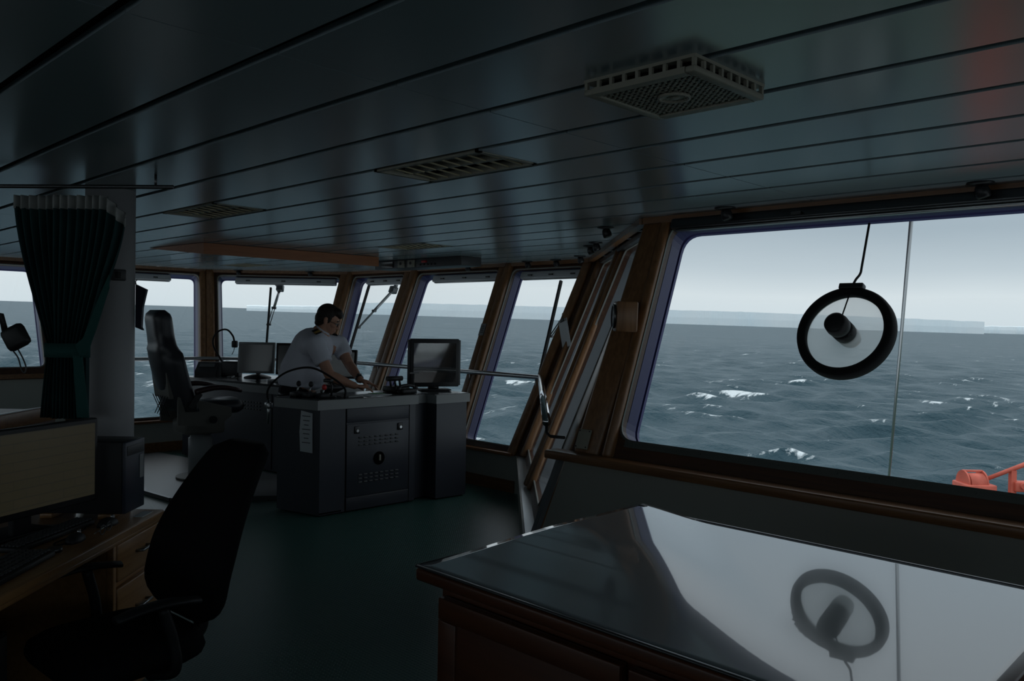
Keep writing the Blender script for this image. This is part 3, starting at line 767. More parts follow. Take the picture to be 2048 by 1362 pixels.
# wall pieces near the slanted windows
t = thing('bulkhead_clock', 'round dial in a wooden box on the corner post by the big window', 'clock', (-2.72, 3.66, 1.50))
Bq = basis(V((-R2, -R2, .02)), V((R2, -R2, 0)))          # local z faces inboard
CC = V((-2.722, 3.655, 1.60))
MB().box(CC, (.15, .165, .115), Bq, .008).build('case', 'wood', t)
fq = Bq @ V((0, 0, 1))
MB().lathe(CC + fq * .057, fq, [(.066, 0), (.068, .012), (.060, .016), (.058, .008), (0, .008)]).build('bezel', 'dksteel', t)
fc_ = MB().cyl(CC + fq * .060, CC + fq * .067, .057, n=28).build('dial', 'bezel', t)
mb = MB(); mb.bar(CC + fq * .069, CC + fq * .069 + Bq @ V((.02, .03, 0)), .005, .002, up=fq); mb.bar(CC + fq * .069, CC + fq * .069 + Bq @ V((-.01, .042, 0)), .004, .002, up=fq)
mb.build('hands', 'paper', fc_)
t = thing('clipboard', 'grey clipboard hanging on the post right of the clipboard window', 'clipboard', FR.p(-4.93, 1.35, -.08))
q0 = V((-4.93, 5.70, 1.47)); Bc = basis(V((-.30, -.95, -.05)), V((.95, -.30, .25)))
MB().box(q0, (.15, .27, .006), Bc, .002).build('board', 'conrim', t)
MB().box(q0 + Bc @ V((0, -.01, .004)), (.135, .235, .003), Bc).build('sheet', 'paper', t)
mb = MB(); mb.box(q0 + Bc @ V((0, .125, .006)), (.06, .03, .012), Bc, .003); mb.tube([q0 + Bc @ V((0, .14, .004)), q0 + Bc @ V((0, .17, -.01))], .004, 8); mb.build('clip', 'blackm', t)
q = FR.p(-6.105, 1.475, -.033)
o = MB().box(q, (.075, .13, .006), basis(-FR.n, (1, 0, 0)), .002).build('notice_plate', 'conrim'); tag(o, 'small grey notice on the wood post right of the boxy monitor', 'notice')
# lines of print on the notice
mb = MB()
for k in range(4): mb.box(q + basis(-FR.n, (1, 0, 0)) @ V((-.004 + .004 * (k % 2), .035 - k * .022, .0035)), (.045, .008, .001), basis(-FR.n, (1, 0, 0)))
mb.build('print_lines', 'bezel', o)
t = thing('switch_plate', 'pale brown cover plate at the foot of the corner post, by the rail end', 'cover plate', RW.p(-2.845, .87, -.03))
q = RW.p(-2.85, .915, -.032); B_ = basis(-RW.n, (1, 0, 0))
MB().box(q, (.085, .11, .012), B_, .003).build('plate', 'beige', t)
mb = MB()
for sx, sy in ((-1, 1), (1, 1), (1, -1), (-1, -1)): mb.cyl(q + B_ @ V((sx * .034, sy * .045, .006)), q + B_ @ V((sx * .034, sy * .045, .009)), .004, n=8)
mb.build('screws', 'blackm', t)

# clear view screen
t = thing('clear_view_screen', 'black ringed round clear view screen with a motor hub in the big window', 'clear view screen', RW.p(-1.6, 1.33, .10))
RC = V((-1.60, 3.87, 1.555)); n_ = RW.n; Br = basis(n_, (1, 0, 0)); rr = .209
RC = RW.p(-1.588, 1.572, .095)
ring = lambda a: RC + Br @ V((rr * math.cos(a), rr * math.sin(a), 0))
mb = MB(); prof = [(rr - .026, -.022), (rr - .008, -.03), (rr + .012, -.024), (rr + .02, 0), (rr + .02, .025), (rr - .018, .03), (rr - .026, .01), (rr - .026, -.022)]
vs = [[RC + Br @ V((r * math.cos(2 * PI * k / 64), r * math.sin(2 * PI * k / 64), h)) for k in range(64)] for r, h in prof]
mb.loft(vs, cap=False); mb.build('ring', 'black_r', t)
MB().cyl(RC + n_ * .012, RC + n_ * .018, rr - .024, n=64).build('disc', 'haze_glass', t)
mb = MB(); mb.lathe(RC + n_ * .012, -n_, [(.05, 0), (.052, .01), (.052, .06), (.046, .064), (.046, .072), (.052, .076), (.054, .10), (.050, .135), (.04, .142), (0, .142)], 32)
mb.build('motor', 'blackp', t)
mb = MB(); mb.lathe(RC + n_ * .018, n_, [(.05, 0), (.05, .05), (.044, .075), (0, .08)], 28); mb.build('outer_cap', 'dksteel', t)
top = RC + Br @ V((0, rr + .012, -.01)) if (Br @ V((0, 1, 0))).z > 0 else RC + Br @ V((0, -rr - .012, -.01))
upv = (top - RC).normalized()
MB().box(top + upv * .006, (.115, .03, .045), Br, .006).build('hanger_block', 'blackm', t)
MB().tube(bez([top + upv * .012, top + upv * .045 + V((.012, 0, 0)), top + upv * .075 + V((.028, 0, 0)), top + upv * .12 + V((.03, 0, 0)), RW.p(-1.565, 2.10, .09)], 8), .006, 8).build('supply_pipe', 'blackm', t)
MB().tube([top - upv * .02 - n_ * .01, RC + upv * .05 - n_ * .06], .0035, 8).build('cable', 'blackm', t)
# ------------------------------------------------------------------ foreground counter
t = thing('chart_counter', 'long wooden cabinet with a glossy white top in the foreground', 'cabinet', (-1.1, 2.0, 0))
x0, x1, y0, y1, zt = -1.782, -.412, 1.447, 2.522, .87
# the glossy cover sheet is bowed: it lifts a little over the left part of the cabinet
def sst(a, b, v): v = max(0, min(1, (v - a) / (b - a))); return v * v * (3 - 2 * v)
def sheet(x, y): return .022 * sst(.14, -.20, x + .9 * (y - 2.1) + 1.25) * sst(1.41, 2.08, y)
mb = MB(); NX, NY = 60, 50
mb.loft([[V((x0 + .008 + (x1 - x0 - .016) * i / NX, y0 + .008 + (y1 - y0 - .016) * j / NY, zt + sheet(x0 + (x1 - x0) * i / NX, y0 + (y1 - y0) * j / NY))) for j in range(NY + 1)] +
         [V((x0 + .008 + (x1 - x0 - .016) * i / NX, y0 + .008 + (y1 - y0 - .016) * j / NY, zt - .005 + sheet(x0 + (x1 - x0) * i / NX, y0 + (y1 - y0) * j / NY))) for j in range(NY, -1, -1)] for i in range(NX + 1)])
mb.build('white_top', 'counter', t)
MB().box(((x0 + x1) / 2, (y0 + y1) / 2, zt - .009), (x1 - x0 - .02, y1 - y0 - .02, .006)).build('top_board', 'wooddk', t)
mb = MB()
for a, b in (((x0, y0), (x1, y0)), ((x1, y1), (x0, y1)), ((x0, y1), (x0, y0))):
    mb.bar((*a, zt - .001), (*b, zt - .001), .012, .006, bev=.002)
mb.build('edge_strip', 'dksteel', t)
mb = MB(); mb.box(((x0 + x1) / 2, (y0 + y1) / 2, zt - .024), (x1 - x0 + .006, y1 - y0 + .006, .036), bev=.008)
mb.bar((x1 + .012, y0 - .003, zt - .006), (x1 + .012, y1, zt - .006), .03, .07, bev=.006); mb.build('wood_edge', 'cab', t)
bx0, by0 = x0 + .045, y0 + .035
MB().box(((bx0 + x1 - .03) / 2, (by0 + y1 - .03) / 2 + .012, .44), (x1 - .03 - bx0, y1 - .03 - by0 - .024, .775)).build('carcass', 'cab', t)
MB().box(((bx0 + x1) / 2, (by0 + y1) / 2, .03), (x1 - bx0 - .1, y1 - by0 - .1, .06)).build('plinth', 'wooddk', t)
dw = (x1 - .03 - bx0) / 2
for k in range(2):
    a = bx0 + .02 + k * dw; b = bx0 + (k + 1) * dw - .004
    mb = MB(); mb.box(((a + b) / 2, by0 + .008, .43), (b - a, .022, .72), bev=.004)
    for (cx, cz_, sx, sz_) in (((a + b) / 2, .76, b - a, .06), ((a + b) / 2, .10, b - a, .06), (a + .035, .43, .07, .598), (b - .035, .43, .07, .598)):
        mb.box((cx, by0 - .004, cz_), (sx, .012, sz_), bev=.003)
    d = mb.build('door', 'cab', t)
    hx = b - .05 if k == 0 else a + .05
    mb = MB(); mb.cyl((hx, by0 - .008, .72), (hx, by0 - .02, .72), .011, n=14); mb.tube(bez([(hx, by0 - .02, .725), (hx - .006, by0 - .035, .725), (hx + .004, by0 - .036, .70), (hx + .014, by0 - .034, .675)], 6), .006, 8)
    mb.build('handle', 'steel', d)
MB().box((x0 + .03, y1 - .04, zt + .016), (.028, .028, .014), bev=.004).build('corner_stop', 'blackp', t)

# ------------------------------------------------------------------ desk with its drawers (set at 45 degrees to the windows)
t = thing('office_desk', 'dark oak desk with drawers behind the black office chair', 'desk', (-3.59, 1.49, 0), -PI / 4 - .01)
# local x runs along the front edge towards the photographer, local -y into the desk
dl, dd, zt = 1.9, .80, .71
mb = MB(); mb.box((dl / 2, -dd / 2, zt - .013), (dl, dd, .026), bev=.004); mb.build('desk_top', 'desk', t, local=True)
mb = MB(); mb.box((dl / 2, -.004, zt - .017), (dl, .014, .03), bev=.004); mb.box((dl / 2, -.012, zt - .041), (dl, .016, .018), bev=.004); mb.build('front_moulding', 'desk', t, local=True)
MB().box((.22, -dd / 2, .34), (.40, dd - .06, .66)).build('pedestal', 'desk', t, local=True)
MB().box((.415, -.026, .33), (.022, .03, .66), bev=.003).build('stile', 'desk', t, local=True)
MB().box((dl - .02, -dd / 2, .34), (.03, dd - .08, .68)).build('end_panel', 'desk', t, local=True)
MB().box((dl / 2 + .2, -dd + .05, .4), (dl - .44, .02, .6)).build('back_panel', 'wooddk', t, local=True)
for zc, h in ((.585, .15), (.36, .25), (.13, .17)):
    mb = MB(); mb.box((.215, -.02, zc), (.36, .022, h), bev=.006); d = mb.build('drawer', 'desk', t, local=True)
    mb = MB(); mb.tube([(.15, -.01, zc + .01), (.15, .018, zc + .012), (.24, .018, zc + .012), (.24, -.01, zc + .01)], .006, 8); mb.build('handle', 'steel', d, local=True)
    if h > .2:
        mb = MB(); mb.cyl((.37, -.01, zc - .035), (.37, -.004, zc - .035), .014, n=16); mb.box((.37, -.002, zc - .035), (.012, .006, .03), bev=.002); mb.build('lock', 'steel', d, local=True)
DESK = t
DM = wm(t)
def dp(x, y, z): return DM @ V((x, y, z))
DRZ = -PI / 4 - .01
MBX = lambda: MB()

# flat monitor
t = thing('desk_monitor', 'wide black monitor showing a dim beige form on the oak desk', 'monitor', dp(.517, -.263, .71), DRZ - math.radians(17.5))
mw, mh = .56, .335; mz = .262
mb = MB(); mb.box((0, 0, mz), (mw, .035, mh), bev=.006); mb.box((0, -.03, mz), (.36, .05, .22), bev=.02); mb.build('casing', 'blackp', t, local=True)
def form_screen():
    m = bpy.data.materials.new('dim_form_screen'); m.use_nodes = True; nt = m.node_tree; b = nt.nodes['Principled BSDF']; L = nt.links
    b.inputs['Base Color'].default_value = (.02, .02, .02, 1); b.inputs['Roughness'].default_value = .3
    tc = nt.nodes.new('ShaderNodeTexCoord'); br = nt.nodes.new('ShaderNodeTexBrick'); mp = nt.nodes.new('ShaderNodeMapping'); mp.inputs['Rotation'].default_value = (PI / 2, 0, 0)
    br.inputs['Scale'].default_value = 1.; br.inputs['Brick Width'].default_value = .11; br.inputs['Row Height'].default_value = .034; br.inputs['Mortar Size'].default_value = .0012
    br.inputs['Color1'].default_value = (.024, .022, .013, 1); br.inputs['Color2'].default_value = (.026, .023, .014, 1); br.inputs['Mortar'].default_value = (.016, .016, .012, 1)
    L.new(tc.outputs['Object'], mp.inputs[0]); L.new(mp.outputs[0], br.inputs['Vector']); L.new(br.outputs['Color'], b.inputs['Emission Color']); b.inputs['Emission Strength'].default_value = .5
    return m
sc_ = MB().box((0, .0185, mz + .004), (mw - .034, .002, mh - .046)).build('screen', form_screen(), t, local=True)
mb = MB(); mb.box((0, -.075, .12), (.08, .03, .24), bev=.006); mb.box((0, -.13, .008), (.26, .16, .016), bev=.006); mb.build('stand', 'blackp', t, local=True)

# computer tower at the end of the desk, on small wooden feet
t = thing('computer_tower', 'black computer tower standing at the far end of the oak desk', 'computer', dp(.10, -.285, .71), DRZ)
mb = MB(); mb.box((0, 0, .170), (.18, .38, .30), bev=.004); mb.build('case', 'blackp', t, local=True)
fp = MB().box((0, .197, .170), (.18, .016, .30), bev=.006).build('front_panel', mat('tower_front_blue_grey', (.02, .025, .045), .4), t, local=True)
MB().box((0, .206, .28), (.15, .003, .04), bev=.001).build('disc_drive', 'bezel', fp, local=True)
MB().box((-.055, .206, .20), (.035, .003, .10)).build('sticker', 'conrim', fp, local=True)
MB().box((.091, -.02, .285), (.003, .2, .02)).build('side_slot', 'bezel', t, local=True)
mb = MB(); mb.box((0, .12, .010), (.2, .05, .02), bev=.003); mb.box((0, -.12, .010), (.2, .05, .02), bev=.003); mb.build('wooden_feet', 'desk', t, local=True)

def mouse(loc, rz, label):
    t = thing('computer_mouse', label, 'computer mouse', loc, rz, 'computer mice on the oak desk')
    loops = []
    for i in range(9):
        y = -.056 + .112 * i / 8; s = math.sqrt(max(.02, 1 - ((i - 4) / 4.3) ** 2)); w = .031 * s; h = .036 * s * (1 - .25 * i / 8)
        loops.append([V((w * math.cos(a), y, max(0, h * math.sin(a)))) for a in [PI * k / 10 for k in range(11)]])
    MB().loft(loops, closed=True).build('shell', 'blackp', t, local=True)
    mb = MB(); mb.cyl((-.004, .036, .026), (.004, .036, .026), .009, n=12); mb.build('wheel', 'steel', t, local=True)
    return t
mouse(dp(.289, -.103, .71), DRZ + 1.5, 'black mouse on the desk nearest the computer tower')
mouse(dp(.53, -.105, .71), DRZ + 1.7, 'black mouse on the desk with a looped cable, nearer the keyboard')
o = MB().tube(bez([dp(.59, -.105, .716), dp(.62, -.13, .716), dp(.58, -.15, .716), dp(.50, -.14, .716), dp(.44, -.14, .716), dp(.41, -.145, .716), dp(.37, -.15, .716)], 10), .0028, 8).build('mouse_cable', 'black_r')
tag(o, 'thin black cable looping across the desk by the mice', 'cable')
def keyboard(loc, rz, label, dk=.145):
    t = thing('keyboard', label, 'keyboard', loc, rz)
    MB().box((0, 0, .010), (.44, dk, .02), bev=.005).build('base', 'blackp', t, local=True)
    mb = MB()
    for r in range(5):
        for c in range(20): mb.box((-.205 + c * .0215, (-.048 + r * .024) * dk / .145, .023), (.017, .018 * dk / .145, .008), bev=.0025, seg=1)
    mb.build('keys', 'bezel', t, local=True)
keyboard(dp(.95, -.13, .71), DRZ + .05, 'black keyboard at the front edge of the desk')
keyboard(dp(.49, -.225, .71), DRZ - .10, 'narrow black keyboard right under the wide monitor', .085)
o = MB().cyl(dp(.675, -.10, .71), dp(.675, -.10, .725), .024, n=24).build('desk_puck', 'dksteel'); tag(o, 'small round grey puck on the desk between mouse and keyboard', 'puck')
o = MB().box(dp(.345, -.26, .7125), (.10, .14, .003), Matrix.Rotation(DRZ + .3, 3, 'Z')).build('paper_sheet', 'conrim'); tag(o, 'sheet of paper on the desk beside the monitor', 'paper')
t = thing('folded_glasses', 'folded spectacles lying on the desk between the two mice', 'spectacles', dp(.41, -.05, .712), DRZ + .1)
mb = MB()
for s in (-1, 1): mb.tube([(s * .032 + .024 * math.cos(a), .0, .018 + .017 * math.sin(a)) for a in [2 * PI * k / 16 for k in range(16)]], .0022, 6, closed=True)
mb.build('rims', 'bezel', t, local=True)
for s in (-1, 1): MB().tube([(s * .056, 0, .02), (s * .04, -.02, .012), (-s * .04, -.028, .005)], .002, 6).build('temple', 'steel', t, local=True)
o = MB().box(dp(.10, -.045, .7115), (.1, .04, .003), Matrix.Rotation(DRZ, 3, 'Z')).build('paper_slip', 'paper'); tag(o, 'pale paper slip on the desk in front of the computer tower', 'paper')
t = thing('under_desk_unit', 'black cabinet standing in the knee space of the desk', 'computer', dp(.85, -.45, 0), DRZ)
MB().box((0, 0, .225), (.22, .45, .45), bev=.008).build('case', 'black_r', t, local=True); MB().box((0, .228, .26), (.19, .008, .36), bev=.003).build('front_panel', 'blackp', t, local=True)

# ------------------------------------------------------------------ office chair
t = thing('office_chair', 'black office chair with armrests in front of the oak desk', 'chair', (-2.863, 1.032, 0), math.radians(4))
# local -y is forward
def cushion(w, d, h, c, m, name, par, bulge=.02, rot=None):
    loops = []
    for k, s in enumerate((.86, .97, 1., .97, .84)):
        z = -h / 2 + h * k / 4
        loops.append([V(c) + (rot if rot else Matrix.Identity(3)) @ V((p.x, p.y, z + (bulge * (1 - (2 * p.x / w) ** 2) * (1 if k > 2 else 0)))) for p in rpoly([(-w / 2 * s, -d / 2 * s), (w / 2 * s, -d / 2 * s), (w / 2 * s, d / 2 * s), (-w / 2 * s, d / 2 * s)], min(w, d) * .28, 6)])
    return MB().loft(loops).build(name, m, par, local=True)
cushion(.49, .47, .085, (0, 0, .44), 'fabric', 'seat', t)
# backrest: curved shield, wider low down, rounded top
loops = []; NZ = 22; bz0, bz1 = .49, 1.085
for k in range(NZ + 1):
    v = k / NZ; z = bz0 + (bz1 - bz0) * v
    e = 1.
    if v < .2: e = math.sqrt(1 - ((.2 - v) / .2) ** 2 * .75)
    if v > .93: e = math.sqrt(max(.0, 1 - ((v - .93) / .07) ** 2 * .6))
    w = .272 * (1 - .40 * max(0, (v - .38) / .62) ** 1.3) * e; th = .045 * min(1, e * 1.1)
    yb = .245 + .03 * v + .21 * v * v
    ring = []
    for a in range(28):
        an = 2 * PI * a / 28; cx = math.copysign(abs(math.cos(an)) ** .7, math.cos(an)); sy = math.copysign(abs(math.sin(an)) ** .8, math.sin(an))
        x = w * cx; ring.append(V((x, yb + th * sy - .22 * x * x * 2.2 / 1.5, z)))
    loops.append(ring)
MB().loft(loops).build('backrest', 'fabric', t, local=True)
MB().tube(bez([(0, .02, .385), (0, .20, .38), (0, .30, .42), (0, .30, .54), (0, .32, .70)], 8), .026, 12).build('back_support', 'blackp', t, local=True)
for s in (-1, 1):
    MB().loft([[V((s * .285, -.13 + .27 * i / 6, .630 + .016 * math.sin(PI * i / 6) + .0)) + V((.032 * math.cos(a) * (.75 + .25 * math.sin(PI * i / 6)), 0, .012 * math.sin(a))) for a in [2 * PI * k / 14 for k in range(14)]] for i in range(7)]).build('armrest', 'blackp', t, local=True)
    MB().tube(bez([(s * .285, .02, .63), (s * .29, .05, .52), (s * .285, .06, .42), (s * .18, .03, .385)], 8), .018, 10).build('arm_post', 'blackp', t, local=True)
MB().cyl((0, 0, .13), (0, 0, .40), .028, n=18).build('gas_column', 'blackm', t, local=True)
MB().box((0, 0, .385), (.22, .24, .04), bev=.01).build('tilt_mechanism', 'blackm', t, local=True)
for k in range(5):
    a = 2 * PI * k / 5 + .3; c, s = math.cos(a), math.sin(a)
    l = MB().bar((0, 0, .13), (.28 * c, .28 * s, .085), .045, .03, bev=.008).build('base_leg', 'blackp', t, local=True)
    MB().cyl((.28 * c - .02 * s, .28 * s + .02 * c, .03), (.28 * c + .02 * s, .28 * s - .02 * c, .03), .03, n=16).build('caster', 'blackp', l, local=True)

# ------------------------------------------------------------------ pillar, curtain and what hangs there
PC = V((-4.310, 1.512, 0))
struct(MB().cyl(PC, PC + V((0, 0, ZC)), .114, n=48).build('column_pillar', 'pillar'), 'round white pillar beside the curtain')
vr = V((.713, .701, 0)); vd = V((-.701, .713, 0))
t = thing('pillar_switch', 'small dark box on the front of the white pillar', 'switch box', PC + V((0, 0, 1.75)))
sdir = V((.943, -.331, 0)); srt = V((.331, .943, 0)); q = PC + sdir * .114 + srt * .035
MB().box(q + V((0, 0, 1.755)), (.07, .036, .055), basis((0, 0, 1), srt), .006).build('box', 'bezel', t); MB().box(q + sdir * .020 + V((0, 0, 1.755)), (.025, .006, .03), basis((0, 0, 1), srt), .002).build('rocker', 'blackp', t)
t = thing('hanging_folder', 'dark blue folder hanging on the right side of the white pillar', 'folder', PC + vr * .14 + V((0, 0, 1.49)))
q = PC + vr * .117 + vd * .02
mb = MB(); mb.prism([q + V((0, 0, 1.715)), q + vr * .055 + V((0, 0, 1.69)), q + vr * .035 + V((0, 0, 1.60)), q + vr * .03 + V((0, 0, 1.50)), q + vr * .038 + V((0, 0, 1.485)), q + V((0, 0, 1.50))], vd * .02)
mb.build('cover', mat('dark_blue_vinyl', (.012, .013, .035), .5), t); MB().tube([q + vr * .004 + V((0, 0, 1.71)), q + V((0, 0, 1.73)), q + vr * .012 + V((0, 0, 1.74))], .003, 6).build('hook', 'steel', t)

rd = V((.762, .648, 0)); r0 = V((-4.215, 1.007, 2.125))
t = thing('curtain_rail', 'thin grey curtain rail under the ceiling by the pillar', 'curtain rail', r0)
MB().tube([r0 - rd * 1.2, r0 + rd * .80], .009, 10).build('rail', 'dksteel', t)
for s in (-.9, .72): MB().tube([r0 + rd * s, r0 + rd * s + V((0, 0, ZC - 2.125))], .006, 8).build('hanger', 'dksteel', t)
t = thing('curtain', 'dark green curtain tied back beside the white pillar', 'curtain', (-4.1, 1.15, 1.08))
cd = vr; cn = -vd
def curtain_half(a_top, b_top, a_mid, b_mid, a_bot, b_bot, ph, off, drop):
    loops = []; NU, NV = 110, 46; zt, zm, zb = 2.095, 1.40, 1.075
    for j in range(NV + 1):
        v = j / NV; z = zt + (zb - zt) * v
        if z > zm:
            s = (zt - z) / (zt - zm); e = s ** 1.7 * (1.5 - .5 * s); a = a_top + (a_mid - a_top) * e; b = b_top + (b_mid - b_top) * e
        else:
            s = (zm - z) / (zm - zb); e = s ** .8; a = a_mid + (a_bot - a_mid) * e; b = b_mid + (b_bot - b_mid) * e
        row = []
        for i in range(NU + 1):
            u = i / NU; dep = .018 + .012 * math.sin(v * 3)
            x = a + (b - a) * u; dz = -drop * max(0, u - .72) / .28 * max(0, 1 - v * 3)
            row.append(V((-4.26, 1.17, z + dz)) + cd * (x + .35) + cn * (off + dep * math.sin(u * 2 * PI * 9 + ph + .8 * math.sin(u * 11))))
        loops.append(row)
    return loops
def cloth(loops, th=.004):
    mb = MB(); back = [[p - cn * th for p in r] for r in loops]; n = len(loops[0])
    vs = [r + list(reversed(b)) for r, b in zip(loops, back)]
    mb.loft(vs, closed=True, cap=True); return mb
# x is metres to the right of the pixel column the curtain's left edge hangs on
ca = curtain_half(-.455, -.13, -.285, -.18, -.325, -.19, 0, .0, 0)
cb = curtain_half(-.25, .075, -.235, -.10, -.25, -.095, 1.3, .03, .085)
cloth(ca).build('left_fold', 'curtain', t); cloth(cb).build('right_fold', 'curtain', t)
for nm, lp in (('a', ca), ('b', cb)):
    row = lp[0]; mb = MB()
    top = [[p + V((0, 0, .012)) + cn * .004 for p in row], [p - V((0, 0, .028)) + cn * .005 for p in lp[1]]]
    mb.loft([top[0] + list(reversed([p - cn * .012 for p in top[0]])), top[1] + list(reversed([p - cn * .012 for p in top[1]]))]); mb.build('heading_tape', 'tape', t)
tb = V((-4.26, 1.17, 0)) + cn * .03
def ring_band(xa, xb, z0, z1):
    c = tb + cd * ((xa + xb) / 2 + .35); hw = (xb - xa) / 2
    f = lambda z: [c + cd * (hw * math.cos(a)) + cn * (.062 * math.sin(a)) + V((0, 0, z)) for a in [2 * PI * k / 36 for k in range(36)]]
    g_ = lambda z: [c + cd * ((hw - .006) * math.cos(a)) + cn * (.056 * math.sin(a)) + V((0, 0, z)) for a in [2 * PI * k / 36 for k in range(36)]]
    mb = MB(); mb.loft([f(z0), f(z1), g_(z1), g_(z0), f(z0)], cap=False); return mb
ring_band(-.292, -.088, 1.36, 1.425).build('tie_back', 'curtie', t)
# loose tail of the tie running up to the pillar and down
P = lambda x, z, o=.075: tb + cd * (x + .35) + cn * o + V((0, 0, z))
mb = MB(); mb.prism([P(-.115, 1.42), P(-.08, 1.45), P(.0, 1.66), P(.035, 1.74), P(.035, 1.68), P(-.02, 1.50), P(-.055, 1.40), P(-.09, 1.36)], -cn * .01)
mb.prism([P(-.125, 1.37), P(-.085, 1.37), P(-.052, 1.09), P(-.105, 1.09)], -cn * .01); mb.build('tie_tail', 'curtie', t)

# reading lamp and wood hutch at the left edge
t = thing('reading_lamp', 'black jointed reading lamp left of the curtain', 'lamp', (-4.38, .74, 1.03))
ctr = V((-4.078, 1.038, 1.453))
LB = basis(vd * -1, vr); rot = LB @ Matrix.Rotation(math.radians(28), 3, 'Z')
MB().box(ctr, (.105, .105, .05), rot, .022).build('lamp_head', 'blackp', t)
mb = MB(); mb.tube([ctr + rot @ V((-.03, .045, 0)), ctr - vr * .065 + V((0, 0, .098)), ctr - vr * .09 + V((0, 0, .10)), ctr - vr * .15 + V((0, 0, .04)), ctr - vr * .40 + V((0, 0, -.25)), ctr - vr * .42 + V((0, 0, -.393))], [.013, .011, .013, .011, .011, .012], 10); mb.build('arm', 'blackp', t)
MB().tube(bez([ctr + V((0, 0, -.05)) - vr * .02, ctr + V((0, 0, -.09)) + vr * .01, ctr + V((0, 0, -.14)) + vr * .025, ctr + V((0, 0, -.155)) + vr * .04, ctr + V((0, 0, -.13)) + vr * .045, ctr + V((0, 0, -.09)) + vr * .03, ctr + V((0, 0, -.05)) + vr * .008], 6), .0035, 6).build('cord', 'bezel', t)
MB().cyl(ctr - vr * .47 + V((0, 0, -.393)), ctr - vr * .47 + V((0, 0, -.416)), .06, n=24).build('base', 'blackp', t)
bc = V((-4.666, .881, 0)); HB = basis((0, 0, 1), vd)
t = thing('chart_bench', 'wooden bench with a raised lip behind the lower end of the curtain', 'bench', bc)
MB().box(bc + V((0, 0, 1.02)), (1.2, .5, .03), HB, .004).build('bench_top', 'wooddk', t)
MB().box(bc + HB @ V((0, -.25, 0)) + V((0, 0, 1.03)), (1.2, .02, .075), HB, .004).build('lip', 'woodx', t)
MB().box(bc + V((0, 0, .5025)), (1.14, .44, 1.005), HB).build('carcass', 'wooddk', t)
MB().bar(bc + HB @ V((-.6, -.25, 1.070)), bc + HB @ V((.6, -.25, 1.070)), .008, .006).build('lip_strip', 'steel', t)
o = MB().tube(bez([bc + HB @ V(p) for p in ((-.02, -.12, 1.046), (.05, -.17, 1.05), (.13, -.12, 1.05), (.06, -.06, 1.046), (-.02, -.1, 1.05))], 8), .009, 8).build('divider_tool', 'steel'); tag(o, 'shiny metal chart tool lying on the wooden bench', 'tool')
# ------------------------------------------------------------------ starboard console
G = V((-5.57, 3.53, 0)); ud = V((.03, 1.0, 0)).normalized(); sd = V((-.972, -.235, 0))
cA = G; cB = G + sd * .47; cC = G + ud * .93; cD = V((-5.56, 4.62, 0)); cE = V((-5.445, 4.62, 0)); cF = V((-5.435, 4.96, 0)); cG_ = V((-6.06, 4.98, 0))
t = thing('helm_console', 'charcoal steering console with a pale grey rim in front of the officer', 'console', G)
body = [cA, cC, V((-5.60, 4.50, 0)), V((-5.60, 4.63, 0)), V((-5.46, 4.63, 0)), cF, V((-6.05, 4.97, 0)), V((-6.05, 3.55, 0)), cB]
MB().prism([p + V((0, 0, .012)) for p in body], (0, 0, .835)).build('body', 'console', t)
off = lambda p, k=.02: p + (p - V((-5.8, 4.2, 0))).normalized() * k
rimp = [off(cA, .03), off(cC + V((.01, 0, 0)), .02), V((-5.57, 4.52, 0)), V((-5.57, 4.60, 0)), V((-5.43, 4.60, 0)), off(cF, .03), V((-6.07, 5.0, 0)), V((-6.07, 3.53, 0)), off(cB, .03)]
MB().prism([p + V((0, 0, .845)) for p in rimp], (0, 0, .075)).build('rim', 'conrim', t)
MB().prism([off(p, -.012) + V((0, 0, .919)) for p in rimp], (0, 0, .006)).build('work_top', 'contop', t)
# panels on the face towards the photographer
fn = V((ud.y, -ud.x, 0))                                   # outward normal of the long face
def onface(s, z, o=0.): return G + ud * s + fn * o + V((0, 0, z))
FB = Matrix((ud, V((0, 0, 1)), fn)).transposed()           # x along face, y up, z outwards
def fbox(s0, s1, z0, z1, th, name, m, par=t, o=0.):
    return MB().box(onface((s0 + s1) / 2, (z0 + z1) / 2, o + th / 2), (s1 - s0, z1 - z0, th), FB, min(.004, th * .4)).build(name, m, par)
fbox(.232, .232 + .008, .012, .845, .001, 'panel_gap', 'hole')
fbox(.862, .870, .012, .845, .001, 'panel_gap', 'hole')
fbox(.242, .860, .125, .715, .006, 'access_door', 'console')
door = bpy.data.objects['access_door']
fbox(.242, .860, .727, .842, .006, 'upper_panel', 'console')
fbox(.242, .860, .015, .112, .006, 'kick_panel', 'console')
fbox(.242, .860, .112, .116, .008, 'trim_line', 'slot')
for s in (.335, .765):
    l = fbox(s - .025, s + .025, .635, .695, .010, 'latch', 'blackm', door, .006); MB().cyl(onface(s, .66, .014), onface(s, .66, .022), .012, n=14).build('latch_button', 'steel', l)
for z0, lab in ((.54, 'upper'), (.235, 'lower')):
    mb = MB()
    for r in range(3):
        for c in range(8):
            q = onface(.37 + c * .052, z0 + r * .03, .006)
            mb.lathe(q, fn, [(.018, 0), (.016, .004), (.010, .008), (0, .009)], 12) if False else mb.box(q + fn * .003, (.034, .012, .010), FB @ Matrix.Rotation(.5, 3, 'X'), .003)
    mb.build('louvre_row', 'slot', door)
mb = MB(); mb.lathe(onface(.555, .415, .004), fn, [(.055, 0), (.055, .006), (.05, .008), (0, .008)], 30); mb.build('lock_recess', 'hole', door)
MB().box(onface(.555, .42, .018), (.018, .05, .016), FB, .004).build('lock_handle', 'beige', door)
MB().box(onface(.555, .415, .0025), (.12, .13, .004), FB, .002).build('lock_plate', 'console', door)
fbox(.0, .20, .02, .03, .004, 'foot_strip', 'hole')
